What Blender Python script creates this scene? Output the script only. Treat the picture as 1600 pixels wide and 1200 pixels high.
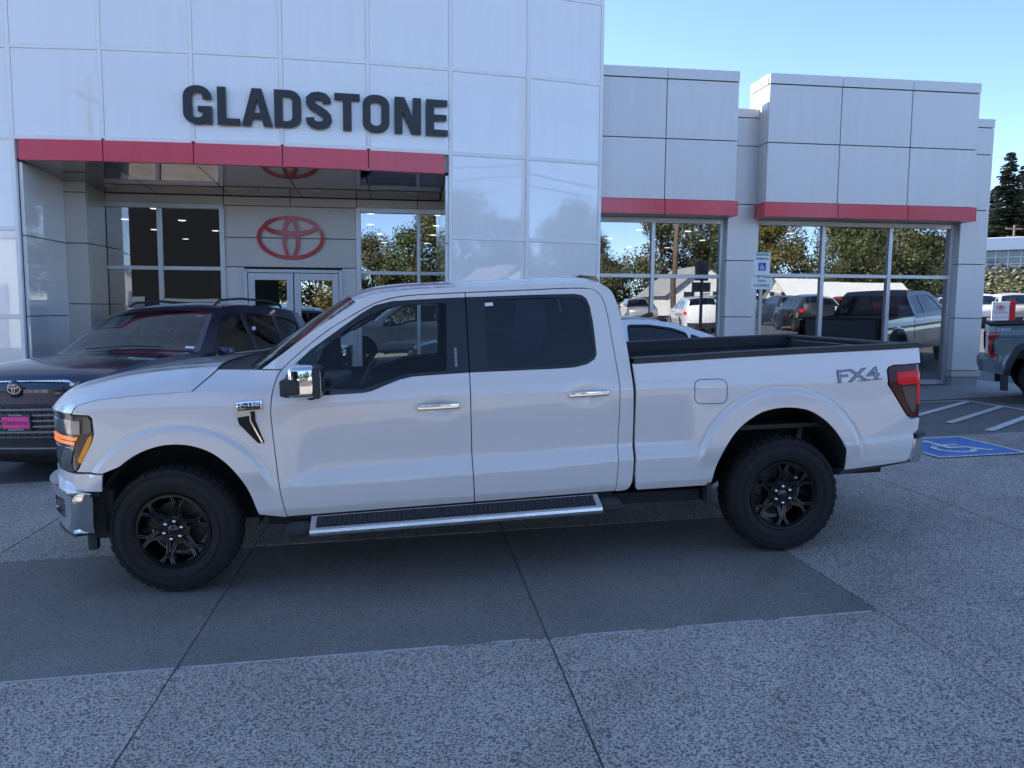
import bpy, bmesh, math, random
from mathutils import Vector, Matrix
from mathutils.geometry import delaunay_2d_cdt
for _o in list(bpy.data.objects):
    bpy.data.objects.remove(_o, do_unlink=True)
SC = bpy.context.scene
COL = SC.collection
rad = math.radians
# ------------------------------------------------------------------ camera
CAM_H = 1.7965
cam = bpy.data.cameras.new('camera')
cam.sensor_fit = 'HORIZONTAL'; cam.sensor_width = 36.0
cam.lens = 36.0 * 1210.45 / 1600.0
cam.clip_start = 0.05; cam.clip_end = 3000
camo = bpy.data.objects.new('camera', cam); COL.objects.link(camo)
def _camrot(yaw, pitch, roll):
    f = Vector((-math.sin(yaw) * math.cos(pitch), math.cos(yaw) * math.cos(pitch), -math.sin(pitch)))
    r = Vector((math.cos(yaw), math.sin(yaw), 0)); u = r.cross(f)
    r2 = r * math.cos(roll) + u * math.sin(roll); u2 = -r * math.sin(roll) + u * math.cos(roll)
    return Matrix((r2, u2, -f)).transposed()
camo.matrix_world = Matrix.Translation((0, 0, CAM_H)) @ _camrot(-0.1338, 0.0987, 0.0073).to_4x4()
SC.camera = camo
SC.render.resolution_x = 1024; SC.render.resolution_y = 768
# ------------------------------------------------------------------ sky, sun, exposure
SUN_EL = rad(33); SUN_AZ = rad(-48)       # azimuth measured from +Y (behind the building), negative = left
sun_dir = Vector((math.sin(SUN_AZ) * math.cos(SUN_EL), math.cos(SUN_AZ) * math.cos(SUN_EL), math.sin(SUN_EL)))
world = bpy.data.worlds.new('World'); SC.world = world; world.use_nodes = True
_nt = world.node_tree; _nt.nodes.clear()
_sky = _nt.nodes.new('ShaderNodeTexSky'); _sky.sky_type = 'NISHITA'; _sky.sun_disc = False
_sky.sun_elevation = SUN_EL; _sky.sun_rotation = SUN_AZ
_sky.altitude = 5200; _sky.air_density = 1.0; _sky.dust_density = 0.15; _sky.ozone_density = 1.6
_bg = _nt.nodes.new('ShaderNodeBackground'); _bg.inputs['Strength'].default_value = 0.15
_wo = _nt.nodes.new('ShaderNodeOutputWorld')
_nt.links.new(_sky.outputs[0], _bg.inputs[0]); _nt.links.new(_bg.outputs[0], _wo.inputs[0])
_sl = bpy.data.lights.new('sun', 'SUN'); _sl.energy = 5.0; _sl.angle = rad(0.53); _sl.color = (1.0, 0.93, 0.82)
_so = bpy.data.objects.new('sun', _sl); COL.objects.link(_so)
_so.rotation_euler = sun_dir.to_track_quat('Z', 'Y').to_euler()
SC.view_settings.view_transform = 'Standard'; SC.view_settings.look = 'None'
SC.view_settings.exposure = 1.54; SC.view_settings.gamma = 1.0
SC.view_settings.use_curve_mapping = False
SC.cycles.use_denoising = True
SC.cycles.max_bounces = 10; SC.cycles.transparent_max_bounces = 24
SC.cycles.glossy_bounces = 5; SC.cycles.diffuse_bounces = 4; SC.cycles.transmission_bounces = 6
SC.cycles.sample_clamp_indirect = 8.0
SC.cycles.caustics_reflective = False; SC.cycles.caustics_refractive = False
# ------------------------------------------------------------------ materials
MATS = {}
def M(name, col, rough=0.5, metal=0.0, spec=0.5, coat=0.0, coat_rough=0.03, emit=None, emit_s=0.0, noise=None, bump=None, alpha=None):
    """principled material; noise=(scale, amount) varies colour, bump=(scale, strength) adds relief"""
    if name in MATS: return MATS[name]
    m = bpy.data.materials.new(name); m.use_nodes = True
    nt = m.node_tree; b = nt.nodes['Principled BSDF']
    c = (*col, 1.0)
    b.inputs['Base Color'].default_value = c
    b.inputs['Roughness'].default_value = rough
    b.inputs['Metallic'].default_value = metal
    b.inputs['Specular IOR Level'].default_value = spec
    b.inputs['Coat Weight'].default_value = coat
    b.inputs['Coat Roughness'].default_value = coat_rough
    if emit:
        b.inputs['Emission Color'].default_value = (*emit, 1); b.inputs['Emission Strength'].default_value = emit_s
    if noise or bump:
        tc = nt.nodes.new('ShaderNodeTexCoord')
    if noise:
        n = nt.nodes.new('ShaderNodeTexNoise'); n.inputs['Scale'].default_value = noise[0]; n.inputs['Detail'].default_value = 6
        nt.links.new(tc.outputs['Object'], n.inputs['Vector'])
        mr = nt.nodes.new('ShaderNodeMapRange'); mr.inputs[1].default_value = 0.25; mr.inputs[2].default_value = 0.75
        mr.inputs[3].default_value = 1 - noise[1]; mr.inputs[4].default_value = 1 + noise[1]
        nt.links.new(n.outputs['Fac'], mr.inputs[0])
        hs = nt.nodes.new('ShaderNodeHueSaturation'); hs.inputs['Color'].default_value = c
        nt.links.new(mr.outputs[0], hs.inputs['Value']); nt.links.new(hs.outputs[0], b.inputs['Base Color'])
        mr2 = nt.nodes.new('ShaderNodeMapRange'); mr2.inputs[3].default_value = max(0.0, rough * 0.8); mr2.inputs[4].default_value = min(1, rough * 1.25)
        nt.links.new(n.outputs['Fac'], mr2.inputs[0]); nt.links.new(mr2.outputs[0], b.inputs['Roughness'])
    if bump:
        n2 = nt.nodes.new('ShaderNodeTexNoise'); n2.inputs['Scale'].default_value = bump[0]; n2.inputs['Detail'].default_value = 4
        nt.links.new(tc.outputs['Object'], n2.inputs['Vector'])
        bp = nt.nodes.new('ShaderNodeBump'); bp.inputs['Strength'].default_value = bump[1]; bp.inputs['Distance'].default_value = 0.02
        nt.links.new(n2.outputs['Fac'], bp.inputs['Height']); nt.links.new(bp.outputs[0], b.inputs['Normal'])
        if coat: nt.links.new(bp.outputs[0], b.inputs['Coat Normal'])
    MATS[name] = m
    return m
def weather(m, amt=0.03, rnd=0.025):
    """faint vertical run-off streaks and piece-to-piece tone differences"""
    nt = m.node_tree; b = nt.nodes['Principled BSDF']; L = nt.links.new; N = nt.nodes.new
    g = N('ShaderNodeNewGeometry'); mp = N('ShaderNodeMapping'); mp.inputs['Scale'].default_value = (7.0, 7.0, 0.35); L(g.outputs['Position'], mp.inputs['Vector'])
    n = N('ShaderNodeTexNoise'); n.inputs['Scale'].default_value = 1.0; n.inputs['Detail'].default_value = 6; n.inputs['Roughness'].default_value = 0.65; L(mp.outputs[0], n.inputs['Vector'])
    a = N('ShaderNodeMapRange'); a.inputs[1].default_value = 0.35; a.inputs[2].default_value = 0.7; a.inputs[3].default_value = 1.0; a.inputs[4].default_value = 1 - 2 * amt; L(n.outputs['Fac'], a.inputs[0])
    oi = N('ShaderNodeObjectInfo'); r = N('ShaderNodeMapRange'); r.inputs[3].default_value = 1 - rnd; r.inputs[4].default_value = 1 + rnd * .4; L(oi.outputs['Random'], r.inputs[0])
    ml = N('ShaderNodeMath'); ml.operation = 'MULTIPLY'; L(a.outputs[0], ml.inputs[0]); L(r.outputs[0], ml.inputs[1])
    hs = N('ShaderNodeHueSaturation'); L(ml.outputs[0], hs.inputs['Value'])
    src = b.inputs['Base Color']
    if src.is_linked: L(src.links[0].from_socket, hs.inputs['Color'])
    else: hs.inputs['Color'].default_value = src.default_value
    L(hs.outputs[0], b.inputs['Base Color'])
def glass(name, tint, f0=0.05, f90=1.0, rough=0.0, wob=None):
    """sheet glass: tinted see-through mixed with a mirror by viewing angle"""
    if name in MATS: return MATS[name]
    m = bpy.data.materials.new(name); m.use_nodes = True
    nt = m.node_tree; nt.nodes.clear()
    o = nt.nodes.new('ShaderNodeOutputMaterial'); mx = nt.nodes.new('ShaderNodeMixShader')
    t = nt.nodes.new('ShaderNodeBsdfTransparent'); t.inputs[0].default_value = (*tint, 1)
    g = nt.nodes.new('ShaderNodeBsdfGlossy'); g.inputs['Roughness'].default_value = rough; g.inputs[0].default_value = (0.95, 0.97, 1, 1)
    lw = nt.nodes.new('ShaderNodeLayerWeight'); lw.inputs[0].default_value = 0.5
    pw = nt.nodes.new('ShaderNodeMath'); pw.operation = 'POWER'; pw.inputs[1].default_value = 4.0
    nt.links.new(lw.outputs['Facing'], pw.inputs[0])
    mr = nt.nodes.new('ShaderNodeMapRange'); mr.inputs[3].default_value = f0; mr.inputs[4].default_value = f90
    nt.links.new(pw.outputs[0], mr.inputs[0]); nt.links.new(mr.outputs[0], mx.inputs[0])
    nt.links.new(t.outputs[0], mx.inputs[1]); nt.links.new(g.outputs[0], mx.inputs[2]); nt.links.new(mx.outputs[0], o.inputs[0])
    if wob:
        tc = nt.nodes.new('ShaderNodeTexCoord'); n = nt.nodes.new('ShaderNodeTexNoise'); n.inputs['Scale'].default_value = wob[0]; n.inputs['Detail'].default_value = 1
        bp = nt.nodes.new('ShaderNodeBump'); bp.inputs['Strength'].default_value = wob[1]; bp.inputs['Distance'].default_value = 0.02
        nt.links.new(tc.outputs['Object'], n.inputs['Vector']); nt.links.new(n.outputs['Fac'], bp.inputs['Height'])
        nt.links.new(bp.outputs[0], g.inputs['Normal'])
    MATS[name] = m
    return m
# ------------------------------------------------------------------ objects
def tag(o, label=None, cat=None, group=None, kind=None):
    if label: o['label'] = label
    if cat: o['category'] = cat
    if group: o['group'] = group
    if kind: o['kind'] = kind
    return o
def empty(name, loc=(0, 0, 0), rot=(0, 0, 0), parent=None):
    o = bpy.data.objects.new(name, None); o.empty_display_size = 0.2
    o.location = loc; o.rotation_euler = rot; COL.objects.link(o)
    if parent: o.parent = parent
    return o
def link(name, me, mat=None, parent=None, loc=None, rot=None, smooth=False):
    o = bpy.data.objects.new(name, me); COL.objects.link(o)
    if mat is not None:
        me.materials.clear()
        for mm in (mat if isinstance(mat, (list, tuple)) else [mat]): me.materials.append(mm)
    if parent: o.parent = parent
    if loc: o.location = loc
    if rot: o.rotation_euler = rot
    if smooth:
        me.polygons.foreach_set('use_smooth', [True] * len(me.polygons))
    return o
def inst(name, me, parent=None, loc=(0, 0, 0), rot=(0, 0, 0), scale=None):
    o = bpy.data.objects.new(name, me); COL.objects.link(o)
    if parent: o.parent = parent
    o.location = loc; o.rotation_euler = rot
    if scale: o.scale = scale
    return o
def mesh_pd(name, vs, fs, mi=None):
    me = bpy.data.meshes.new(name); me.from_pydata([tuple(v) for v in vs], [], fs); 
    if mi: me.polygons.foreach_set('material_index', mi)
    me.update(); return me
def bm_mesh(bm, name):
    bmesh.ops.recalc_face_normals(bm, faces=bm.faces)
    me = bpy.data.meshes.new(name); bm.to_mesh(me); bm.free(); return me
def bm_box(bm, x0, x1, y0, y1, z0, z1, mat=None, bev=0.0, seg=1):
    r = bmesh.ops.create_cube(bm, size=1.0, matrix=Matrix.Translation(((x0 + x1) / 2, (y0 + y1) / 2, (z0 + z1) / 2)) @ Matrix.Diagonal((abs(x1 - x0), abs(y1 - y0), abs(z1 - z0), 1)))
    vs = r['verts']
    if mat is not None: bmesh.ops.transform(bm, matrix=mat, verts=vs)
    if bev > 0:
        es = list({e for v in vs for e in v.link_edges})
        bmesh.ops.bevel(bm, geom=es, offset=bev, segments=seg, affect='EDGES', profile=0.5)
    return vs
def box(name, x0, x1, y0, y1, z0, z1, mat, parent=None, bev=0.0, seg=1, loc=None, rot=None):
    bm = bmesh.new(); bm_box(bm, x0, x1, y0, y1, z0, z1, None, bev, seg)
    return link(name, bm_mesh(bm, name), mat, parent, loc, rot)
def box_me(name, x0, x1, y0, y1, z0, z1, mat, bev=0.0, seg=1):
    bm = bmesh.new(); bm_box(bm, x0, x1, y0, y1, z0, z1, None, bev, seg)
    me = bm_mesh(bm, name); me.materials.append(mat); return me
def bm_tube(bm, pts, r, n=8, cap=True):
    """swept tube; r scalar or per point list"""
    P = [Vector(p) for p in pts]; rings = []
    up = Vector((0, 0, 1))
    for i, p in enumerate(P):
        t = (P[min(i + 1, len(P) - 1)] - P[max(i - 1, 0)]).normalized()
        a = t.cross(up)
        if a.length < 1e-3: a = t.cross(Vector((1, 0, 0)))
        a.normalize(); b = t.cross(a)
        rr = r[i] if isinstance(r, (list, tuple)) else r
        rings.append([bm.verts.new(p + (a * math.cos(2 * math.pi * k / n) + b * math.sin(2 * math.pi * k / n)) * rr) for k in range(n)])
    for i in range(len(P) - 1):
        for k in range(n):
            bm.faces.new((rings[i][k], rings[i][(k + 1) % n], rings[i + 1][(k + 1) % n], rings[i + 1][k]))
    if cap:
        bm.faces.new(rings[0][::-1]); bm.faces.new(rings[-1])
def tube(name, pts, r, mat, parent=None, n=8, smooth=True):
    bm = bmesh.new(); bm_tube(bm, pts, r, n)
    return link(name, bm_mesh(bm, name), mat, parent, smooth=smooth)
def bm_lathe(bm, prof, n=32, axis='Y', center=(0, 0, 0), close=False):
    """prof: list of (radius, along-axis)"""
    rings = []
    for r, h in prof:
        ring = []
        for k in range(n):
            a = 2 * math.pi * k / n; c, s = math.cos(a) * r, math.sin(a) * r
            v = {'Y': (c, h, s), 'Z': (c, s, h), 'X': (h, c, s)}[axis]
            ring.append(bm.verts.new(Vector(v) + Vector(center)))
        rings.append(ring)
    m = len(rings)
    for i in range(m if close else m - 1):
        j = (i + 1) % m
        for k in range(n):
            bm.faces.new((rings[i][k], rings[i][(k + 1) % n], rings[j][(k + 1) % n], rings[j][k]))
    return rings
def lathe(name, prof, mat, parent=None, n=32, axis='Y', loc=None, rot=None, smooth=True, close=False, caps=False):
    bm = bmesh.new(); R = bm_lathe(bm, prof, n, axis, close=close)
    if caps:
        bm.faces.new(R[0]); bm.faces.new(R[-1][::-1])
    return link(name, bm_mesh(bm, name), mat, parent, loc, rot, smooth)
def sharp(o, ang=35):
    """smooth shading with creased edges kept sharp"""
    me = o.data
    me.polygons.foreach_set('use_smooth', [True] * len(me.polygons))
    me.set_sharp_from_angle(angle=rad(ang))
    return o
def lerp(a, b, t): return a + (b - a) * t
def sstep(t):
    t = min(1.0, max(0.0, t)); return t * t * (3 - 2 * t)
def pl(pts, x):
    """piecewise-linear table lookup"""
    if x <= pts[0][0]: return pts[0][1]
    for (a, b), (c, d) in zip(pts, pts[1:]):
        if x <= c: return b + (d - b) * (x - a) / (c - a) if c > a else d
    return pts[-1][1]
def pls(pts, x):
    """smooth (Catmull-Rom) table lookup"""
    if x <= pts[0][0]: return pts[0][1]
    if x >= pts[-1][0]: return pts[-1][1]
    n = len(pts)
    for i in range(n - 1):
        if x <= pts[i + 1][0]:
            x0, y0 = pts[i]; x1, y1 = pts[i + 1]; h = x1 - x0; t = (x - x0) / h
            m0 = (y1 - pts[i - 1][1]) / (x1 - pts[i - 1][0]) if i > 0 else (y1 - y0) / h
            m1 = (pts[i + 2][1] - y0) / (pts[i + 2][0] - x0) if i + 2 < n else (y1 - y0) / h
            return ((2 * t**3 - 3 * t**2 + 1) * y0 + (t**3 - 2 * t**2 + t) * h * m0 + (-2 * t**3 + 3 * t**2) * y1 + (t**3 - t**2) * h * m1)
def resample(poly, step, closed=True):
    out = []
    n = len(poly)
    for i in range(n if closed else n - 1):
        a = poly[i]; b = poly[(i + 1) % n]
        d = math.hypot(b[0] - a[0], b[1] - a[1]); k = max(1, int(math.ceil(d / step)))
        for j in range(k): out.append((a[0] + (b[0] - a[0]) * j / k, a[1] + (b[1] - a[1]) * j / k))
    if not closed: out.append(tuple(poly[-1]))
    return out
def rounded(poly, r, seg=5):
    """round the corners of a closed polygon; r scalar or per-corner list"""
    out = []; n = len(poly)
    for i in range(n):
        p = Vector(poly[i]); a = Vector(poly[i - 1]); b = Vector(poly[(i + 1) % n])
        rr = r[i] if isinstance(r, (list, tuple)) else r
        u = (a - p); v = (b - p); lu, lv = u.length, v.length
        if rr <= 0 or lu < 1e-6 or lv < 1e-6: out.append(tuple(p)); continue
        u /= lu; v /= lv
        d = min(rr, lu * 0.48, lv * 0.48)
        for k in range(seg + 1):
            t = k / seg
            q = (p + u * d) * (1 - t)**2 + p * 2 * t * (1 - t) + (p + v * d) * t**2
            out.append((q.x, q.y))
    return out
def area2(poly):
    return sum(a[0] * b[1] - b[0] * a[1] for a, b in zip(poly, poly[1:] + poly[:1])) / 2
def offset(poly, d):
    """inset (d>0) a closed polygon"""
    if area2(poly) < 0: poly = poly[::-1]
    n = len(poly); out = []
    for i in range(n):
        p = Vector(poly[i]); e1 = (p - Vector(poly[i - 1])); e2 = (Vector(poly[(i + 1) % n]) - p)
        if e1.length < 1e-7 or e2.length < 1e-7: continue
        e1.normalize(); e2.normalize()
        n1 = Vector((-e1.y, e1.x)); n2 = Vector((-e2.y, e2.x)); nn = n1 + n2
        if nn.length < 1e-6: nn = n1
        nn.normalize(); c = max(0.5, nn.dot(n1))
        q = p + nn * (d / c); out.append((q.x, q.y))
    return out
def inside(p, poly):
    x, y = p; c = False; j = len(poly) - 1
    for i in range(len(poly)):
        xi, yi = poly[i]; xj, yj = poly[j]
        if (yi > y) != (yj > y) and x < (xj - xi) * (y - yi) / (yj - yi) + xi: c = not c
        j = i
    return c
def cdt_fill(outer, holes=(), step=None, lines=(), bstep=None):
    """triangulate a polygon with holes; returns verts2d, tris, boundary loops as index lists"""
    loops = [list(outer)] + [list(h) for h in holes]
    if bstep: loops = [resample(l, bstep) for l in loops]
    V, E = [], []
    for l in loops:
        b = len(V); V += [Vector(p) for p in l]; E += [(b + i, b + (i + 1) % len(l)) for i in range(len(l))]
    nb = len(V)
    for ln in lines:
        pts = resample(ln, step or 0.02, closed=False)
        pts = [p for p in pts if inside(p, loops[0]) and not any(inside(p, h) for h in loops[1:])]
        b = len(V); V += [Vector(p) for p in pts]; E += [(b + i, b + i + 1) for i in range(len(pts) - 1)]
    if step:
        xs = [p[0] for p in loops[0]]; ys = [p[1] for p in loops[0]]
        y = min(ys) + step * 0.5; row = 0
        # scanline crossing test, cheaper than point-in-polygon
        while y < max(ys):
            cr = []
            for l in loops:
                j = len(l) - 1
                for i in range(len(l)):
                    if (l[i][1] > y) != (l[j][1] > y): cr.append((l[j][0] - l[i][0]) * (y - l[i][1]) / (l[j][1] - l[i][1]) + l[i][0])
                    j = i
            cr.sort()
            for a, b in zip(cr[::2], cr[1::2]):
                k0 = math.ceil((a + step * 0.35 - min(xs)) / step - (0.5 if row % 2 else 0)); 
                x = min(xs) + (k0 + (0.5 if row % 2 else 0)) * step
                while x < b - step * 0.35:
                    V.append(Vector((x, y))); x += step
            y += step * 0.9; row += 1
    r = delaunay_2d_cdt(V, E, [], 0, 1e-6)
    v2, fs, orig = r[0], r[2], r[3]
    pos = [(v.x, v.y) for v in v2]
    keep = []
    for f in fs:
        cx = sum(pos[i][0] for i in f) / len(f); cy = sum(pos[i][1] for i in f) / len(f)
        if inside((cx, cy), loops[0]) and not any(inside((cx, cy), h) for h in loops[1:]): keep.append(tuple(f))
    # map boundary
    omap = {}
    for i, ol in enumerate(orig):
        for q in ol: omap[q] = i
    bl = []; b = 0
    for l in loops:
        bl.append([omap[b + i] for i in range(len(l))]); b += len(l)
    return pos, keep, bl
def plate(name, outer, mat, to3, thick, parent=None, holes=(), bev=0.0):
    """flat cut-out of given thickness; to3(u, v, w) maps to 3D, w from 0 (front) to thick"""
    pos, tri, bl = cdt_fill(outer, holes)
    vs = [to3(p[0], p[1], 0.0) for p in pos]; n = len(vs); vs += [to3(p[0], p[1], thick) for p in pos]
    fs = [t for t in tri] + [tuple(i + n for i in t[::-1]) for t in tri]
    for l in bl:
        for i in range(len(l)):
            a, b = l[i], l[(i + 1) % len(l)]
            if a != b: fs.append((a, b, b + n, a + n))
    bm = bmesh.new(); bv = [bm.verts.new(v) for v in vs]
    for f in fs:
        try: bm.faces.new([bv[i] for i in f])
        except ValueError: pass
    bmesh.ops.remove_doubles(bm, verts=bm.verts, dist=1e-6)
    return link(name, bm_mesh(bm, name), mat, parent)
def text_me(body, size, extrude, name='lettering', align='CENTER', xscale=1.0, spacing=1.0, shear=0.0, bevel=0.0, thick=0.0):
    c = bpy.data.curves.new(name, 'FONT'); c.body = body; c.size = size; c.extrude = extrude; c.align_x = align; c.align_y = 'CENTER'
    c.space_character = spacing; c.shear = shear; c.resolution_u = 3; c.offset = thick
    if bevel: c.bevel_depth = bevel; c.bevel_resolution = 0
    o = bpy.data.objects.new(name, c); COL.objects.link(o)
    dg = bpy.context.evaluated_depsgraph_get()
    me = bpy.data.meshes.new_from_object(o.evaluated_get(dg)); me.name = name
    bpy.data.objects.remove(o, do_unlink=True); bpy.data.curves.remove(c)
    if xscale != 1.0:
        for v in me.vertices: v.co.x *= xscale
    return me
def copy_tree(o, parent=None):
    c = o.copy(); COL.objects.link(c); c.parent = parent
    if parent is not None: c.matrix_parent_inverse = o.matrix_parent_inverse.copy()
    for ch in list(o.children): copy_tree(ch, c)
    return c
def world_to(o, M4): o.matrix_world = M4
# ------------------------------------------------------------------ ground
TX, TY, TAU = -1.4304, 5.8988, 0.0325
KX = math.tan(TAU)
def zg(x, y):
    g = KX * (min(36.0, max(-16.0, x)) - TX)
    return g - 0.018 * (min(16.0, max(8.62, y)) - 8.62)
def speckle_mat(name, light, dark, scale, thr, soft, rough=0.75, bump=0.35, fine=0.25, spread=0.10, marks=()):
    m = bpy.data.materials.new(name); m.use_nodes = True; nt = m.node_tree; b = nt.nodes['Principled BSDF']
    L = nt.links.new; N = nt.nodes.new
    geo = N('ShaderNodeNewGeometry')
    n1 = N('ShaderNodeTexNoise'); n1.inputs['Scale'].default_value = scale; n1.inputs['Detail'].default_value = 3.0; n1.inputs['Roughness'].default_value = 0.6
    n1.inputs['Distortion'].default_value = 0.6
    vo = N('ShaderNodeTexVoronoi'); vo.inputs['Scale'].default_value = scale * 1.5; vo.feature = 'F1'
    n2 = N('ShaderNodeTexNoise'); n2.inputs['Scale'].default_value = scale * 5; n2.inputs['Detail'].default_value = 2
    n3 = N('ShaderNodeTexNoise'); n3.inputs['Scale'].default_value = 0.9; n3.inputs['Detail'].default_value = 5; n3.inputs['Roughness'].default_value = 0.65
    for n in (n1, vo, n2, n3): L(geo.outputs['Position'], n.inputs['Vector'])
    # aggregate mask: noise blended with cell distance
    mx = N('ShaderNodeMath'); mx.operation = 'MULTIPLY_ADD'; mx.inputs[1].default_value = -0.35
    L(vo.outputs['Distance'], mx.inputs[0]); L(n1.outputs['Fac'], mx.inputs[2])
    mr = N('ShaderNodeMapRange'); mr.interpolation_type = 'SMOOTHSTEP'
    mr.inputs[1].default_value = thr - soft; mr.inputs[2].default_value = thr + soft
    L(mx.outputs[0], mr.inputs[0])
    cm = N('ShaderNodeMixRGB'); cm.inputs[1].default_value = (*light, 1); cm.inputs[2].default_value = (*dark, 1)
    L(mr.outputs[0], cm.inputs[0])
    # fine grain and broad stains
    f2 = N('ShaderNodeMapRange'); f2.inputs[1].default_value = 0.3; f2.inputs[2].default_value = 0.7; f2.inputs[3].default_value = 1 - fine; f2.inputs[4].default_value = 1 + fine
    L(n2.outputs['Fac'], f2.inputs[0])
    f3 = N('ShaderNodeMapRange'); f3.inputs[1].default_value = 0.3; f3.inputs[2].default_value = 0.7; f3.inputs[3].default_value = 1 - spread; f3.inputs[4].default_value = 1 + spread
    L(n3.outputs['Fac'], f3.inputs[0])
    oi = N('ShaderNodeObjectInfo'); f4 = N('ShaderNodeMapRange'); f4.inputs[3].default_value = 0.93; f4.inputs[4].default_value = 1.07
    L(oi.outputs['Random'], f4.inputs[0])
    m1 = N('ShaderNodeMath'); m1.operation = 'MULTIPLY'; L(f2.outputs[0], m1.inputs[0]); L(f3.outputs[0], m1.inputs[1])
    n5 = N('ShaderNodeTexNoise'); n5.inputs['Scale'].default_value = 2.3; n5.inputs['Detail'].default_value = 7; n5.inputs['Roughness'].default_value = 0.7; L(geo.outputs['Position'], n5.inputs['Vector'])
    f5 = N('ShaderNodeMapRange'); f5.interpolation_type = 'SMOOTHSTEP'; f5.inputs[1].default_value = 0.56; f5.inputs[2].default_value = 0.74; f5.inputs[3].default_value = 1.0; f5.inputs[4].default_value = 0.80
    L(n5.outputs['Fac'], f5.inputs[0]); m0 = N('ShaderNodeMath'); m0.operation = 'MULTIPLY'; L(m1.outputs[0], m0.inputs[0]); L(f5.outputs[0], m0.inputs[1])
    m2 = N('ShaderNodeMath'); m2.operation = 'MULTIPLY'; L(m0.outputs[0], m2.inputs[0]); L(f4.outputs[0], m2.inputs[1])
    if marks:
        for (cx, cy, R0, wd, am) in marks:       # faint curved tyre tracks
            dv = N('ShaderNodeVectorMath'); dv.operation = 'DISTANCE'; dv.inputs[1].default_value = (cx, cy, 0); fl = N('ShaderNodeVectorMath'); fl.operation = 'MULTIPLY'; fl.inputs[1].default_value = (1, 1, 0)
            L(geo.outputs['Position'], fl.inputs[0]); L(fl.outputs[0], dv.inputs[0])
            su = N('ShaderNodeMath'); su.operation = 'SUBTRACT'; su.inputs[1].default_value = R0; L(dv.outputs['Value'], su.inputs[0]); ab = N('ShaderNodeMath'); ab.operation = 'ABSOLUTE'; L(su.outputs[0], ab.inputs[0])
            mk = N('ShaderNodeMapRange'); mk.interpolation_type = 'SMOOTHSTEP'; mk.inputs[1].default_value = wd * .4; mk.inputs[2].default_value = wd; mk.inputs[3].default_value = 1 - am; mk.inputs[4].default_value = 1.0; L(ab.outputs[0], mk.inputs[0])
            mm_ = N('ShaderNodeMath'); mm_.operation = 'MULTIPLY'; L(m2.outputs[0], mm_.inputs[0]); L(mk.outputs[0], mm_.inputs[1]); m2 = mm_
    hs = N('ShaderNodeHueSaturation'); L(cm.outputs[0], hs.inputs['Color']); L(m2.outputs[0], hs.inputs['Value'])
    L(hs.outputs[0], b.inputs['Base Color'])
    b.inputs['Roughness'].default_value = rough; b.inputs['Specular IOR Level'].default_value = 0.35
    bp = N('ShaderNodeBump'); bp.inputs['Strength'].default_value = bump; bp.inputs['Distance'].default_value = 0.006; bp.invert = True
    ad = N('ShaderNodeMath'); ad.operation = 'MULTIPLY_ADD'; ad.inputs[1].default_value = 0.4; L(n2.outputs['Fac'], ad.inputs[0]); L(mr.outputs[0], ad.inputs[2])
    L(ad.outputs[0], bp.inputs['Height']); L(bp.outputs[0], b.inputs['Normal'])
    MATS[name] = m
    return m
TRACKS = [(30.0, -22.0, 36.2, .13, .10), (30.0, -22.0, 37.8, .13, .09), (-16.0, 21.0, 24.6, .12, .08), (-16.0, 21.0, 26.2, .12, .07)]
speckle_mat('slab_concrete', (0.55, 0.48, 0.415), (0.135, 0.118, 0.102), 80, 0.345, 0.075, bump=0.5, fine=0.35, spread=0.16, marks=TRACKS)
speckle_mat('patch_concrete', (0.27, 0.238, 0.206), (0.125, 0.110, 0.096), 105, 0.355, 0.09, bump=0.4, fine=0.35, spread=0.14, marks=TRACKS)
speckle_mat('asphalt', (0.13, 0.124, 0.118), (0.052, 0.05, 0.048), 65, 0.36, 0.10, bump=0.5, fine=0.3, spread=0.14)
speckle_mat('walk_concrete', (0.36, 0.355, 0.35), (0.29, 0.285, 0.28), 30, 0.40, 0.12, bump=0.15, fine=0.10)
speckle_mat('road_paint', (0.74, 0.72, 0.69), (0.26, 0.245, 0.23), 45, 0.405, 0.08, bump=0.3, fine=0.12)
speckle_mat('blue_paint', (0.11, 0.25, 0.56), (0.10, 0.13, 0.22), 45, 0.405, 0.08, bump=0.3, fine=0.12)
gxs = [-900, -300, -120, -60, -30, -16, -10, -5, 0, 5, 10, 16, 24, 36, 60, 120, 300, 900]
gys = [-900, -300, -120, -60, -30, -12, -6, 0, 4, 8.62, 12, 16, 24, 40, 80, 160, 400, 900]
vs = [(x, y, zg(x, y)) for y in gys for x in gxs]
nx = len(gxs)
fs = [(j * nx + i, j * nx + i + 1, (j + 1) * nx + i + 1, (j + 1) * nx + i) for j in range(len(gys) - 1) for i in range(nx - 1)]
tag(link('ground', mesh_pd('ground', vs, fs), MATS['asphalt']), kind='structure', label='dark asphalt ground of the sales lot')
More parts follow.
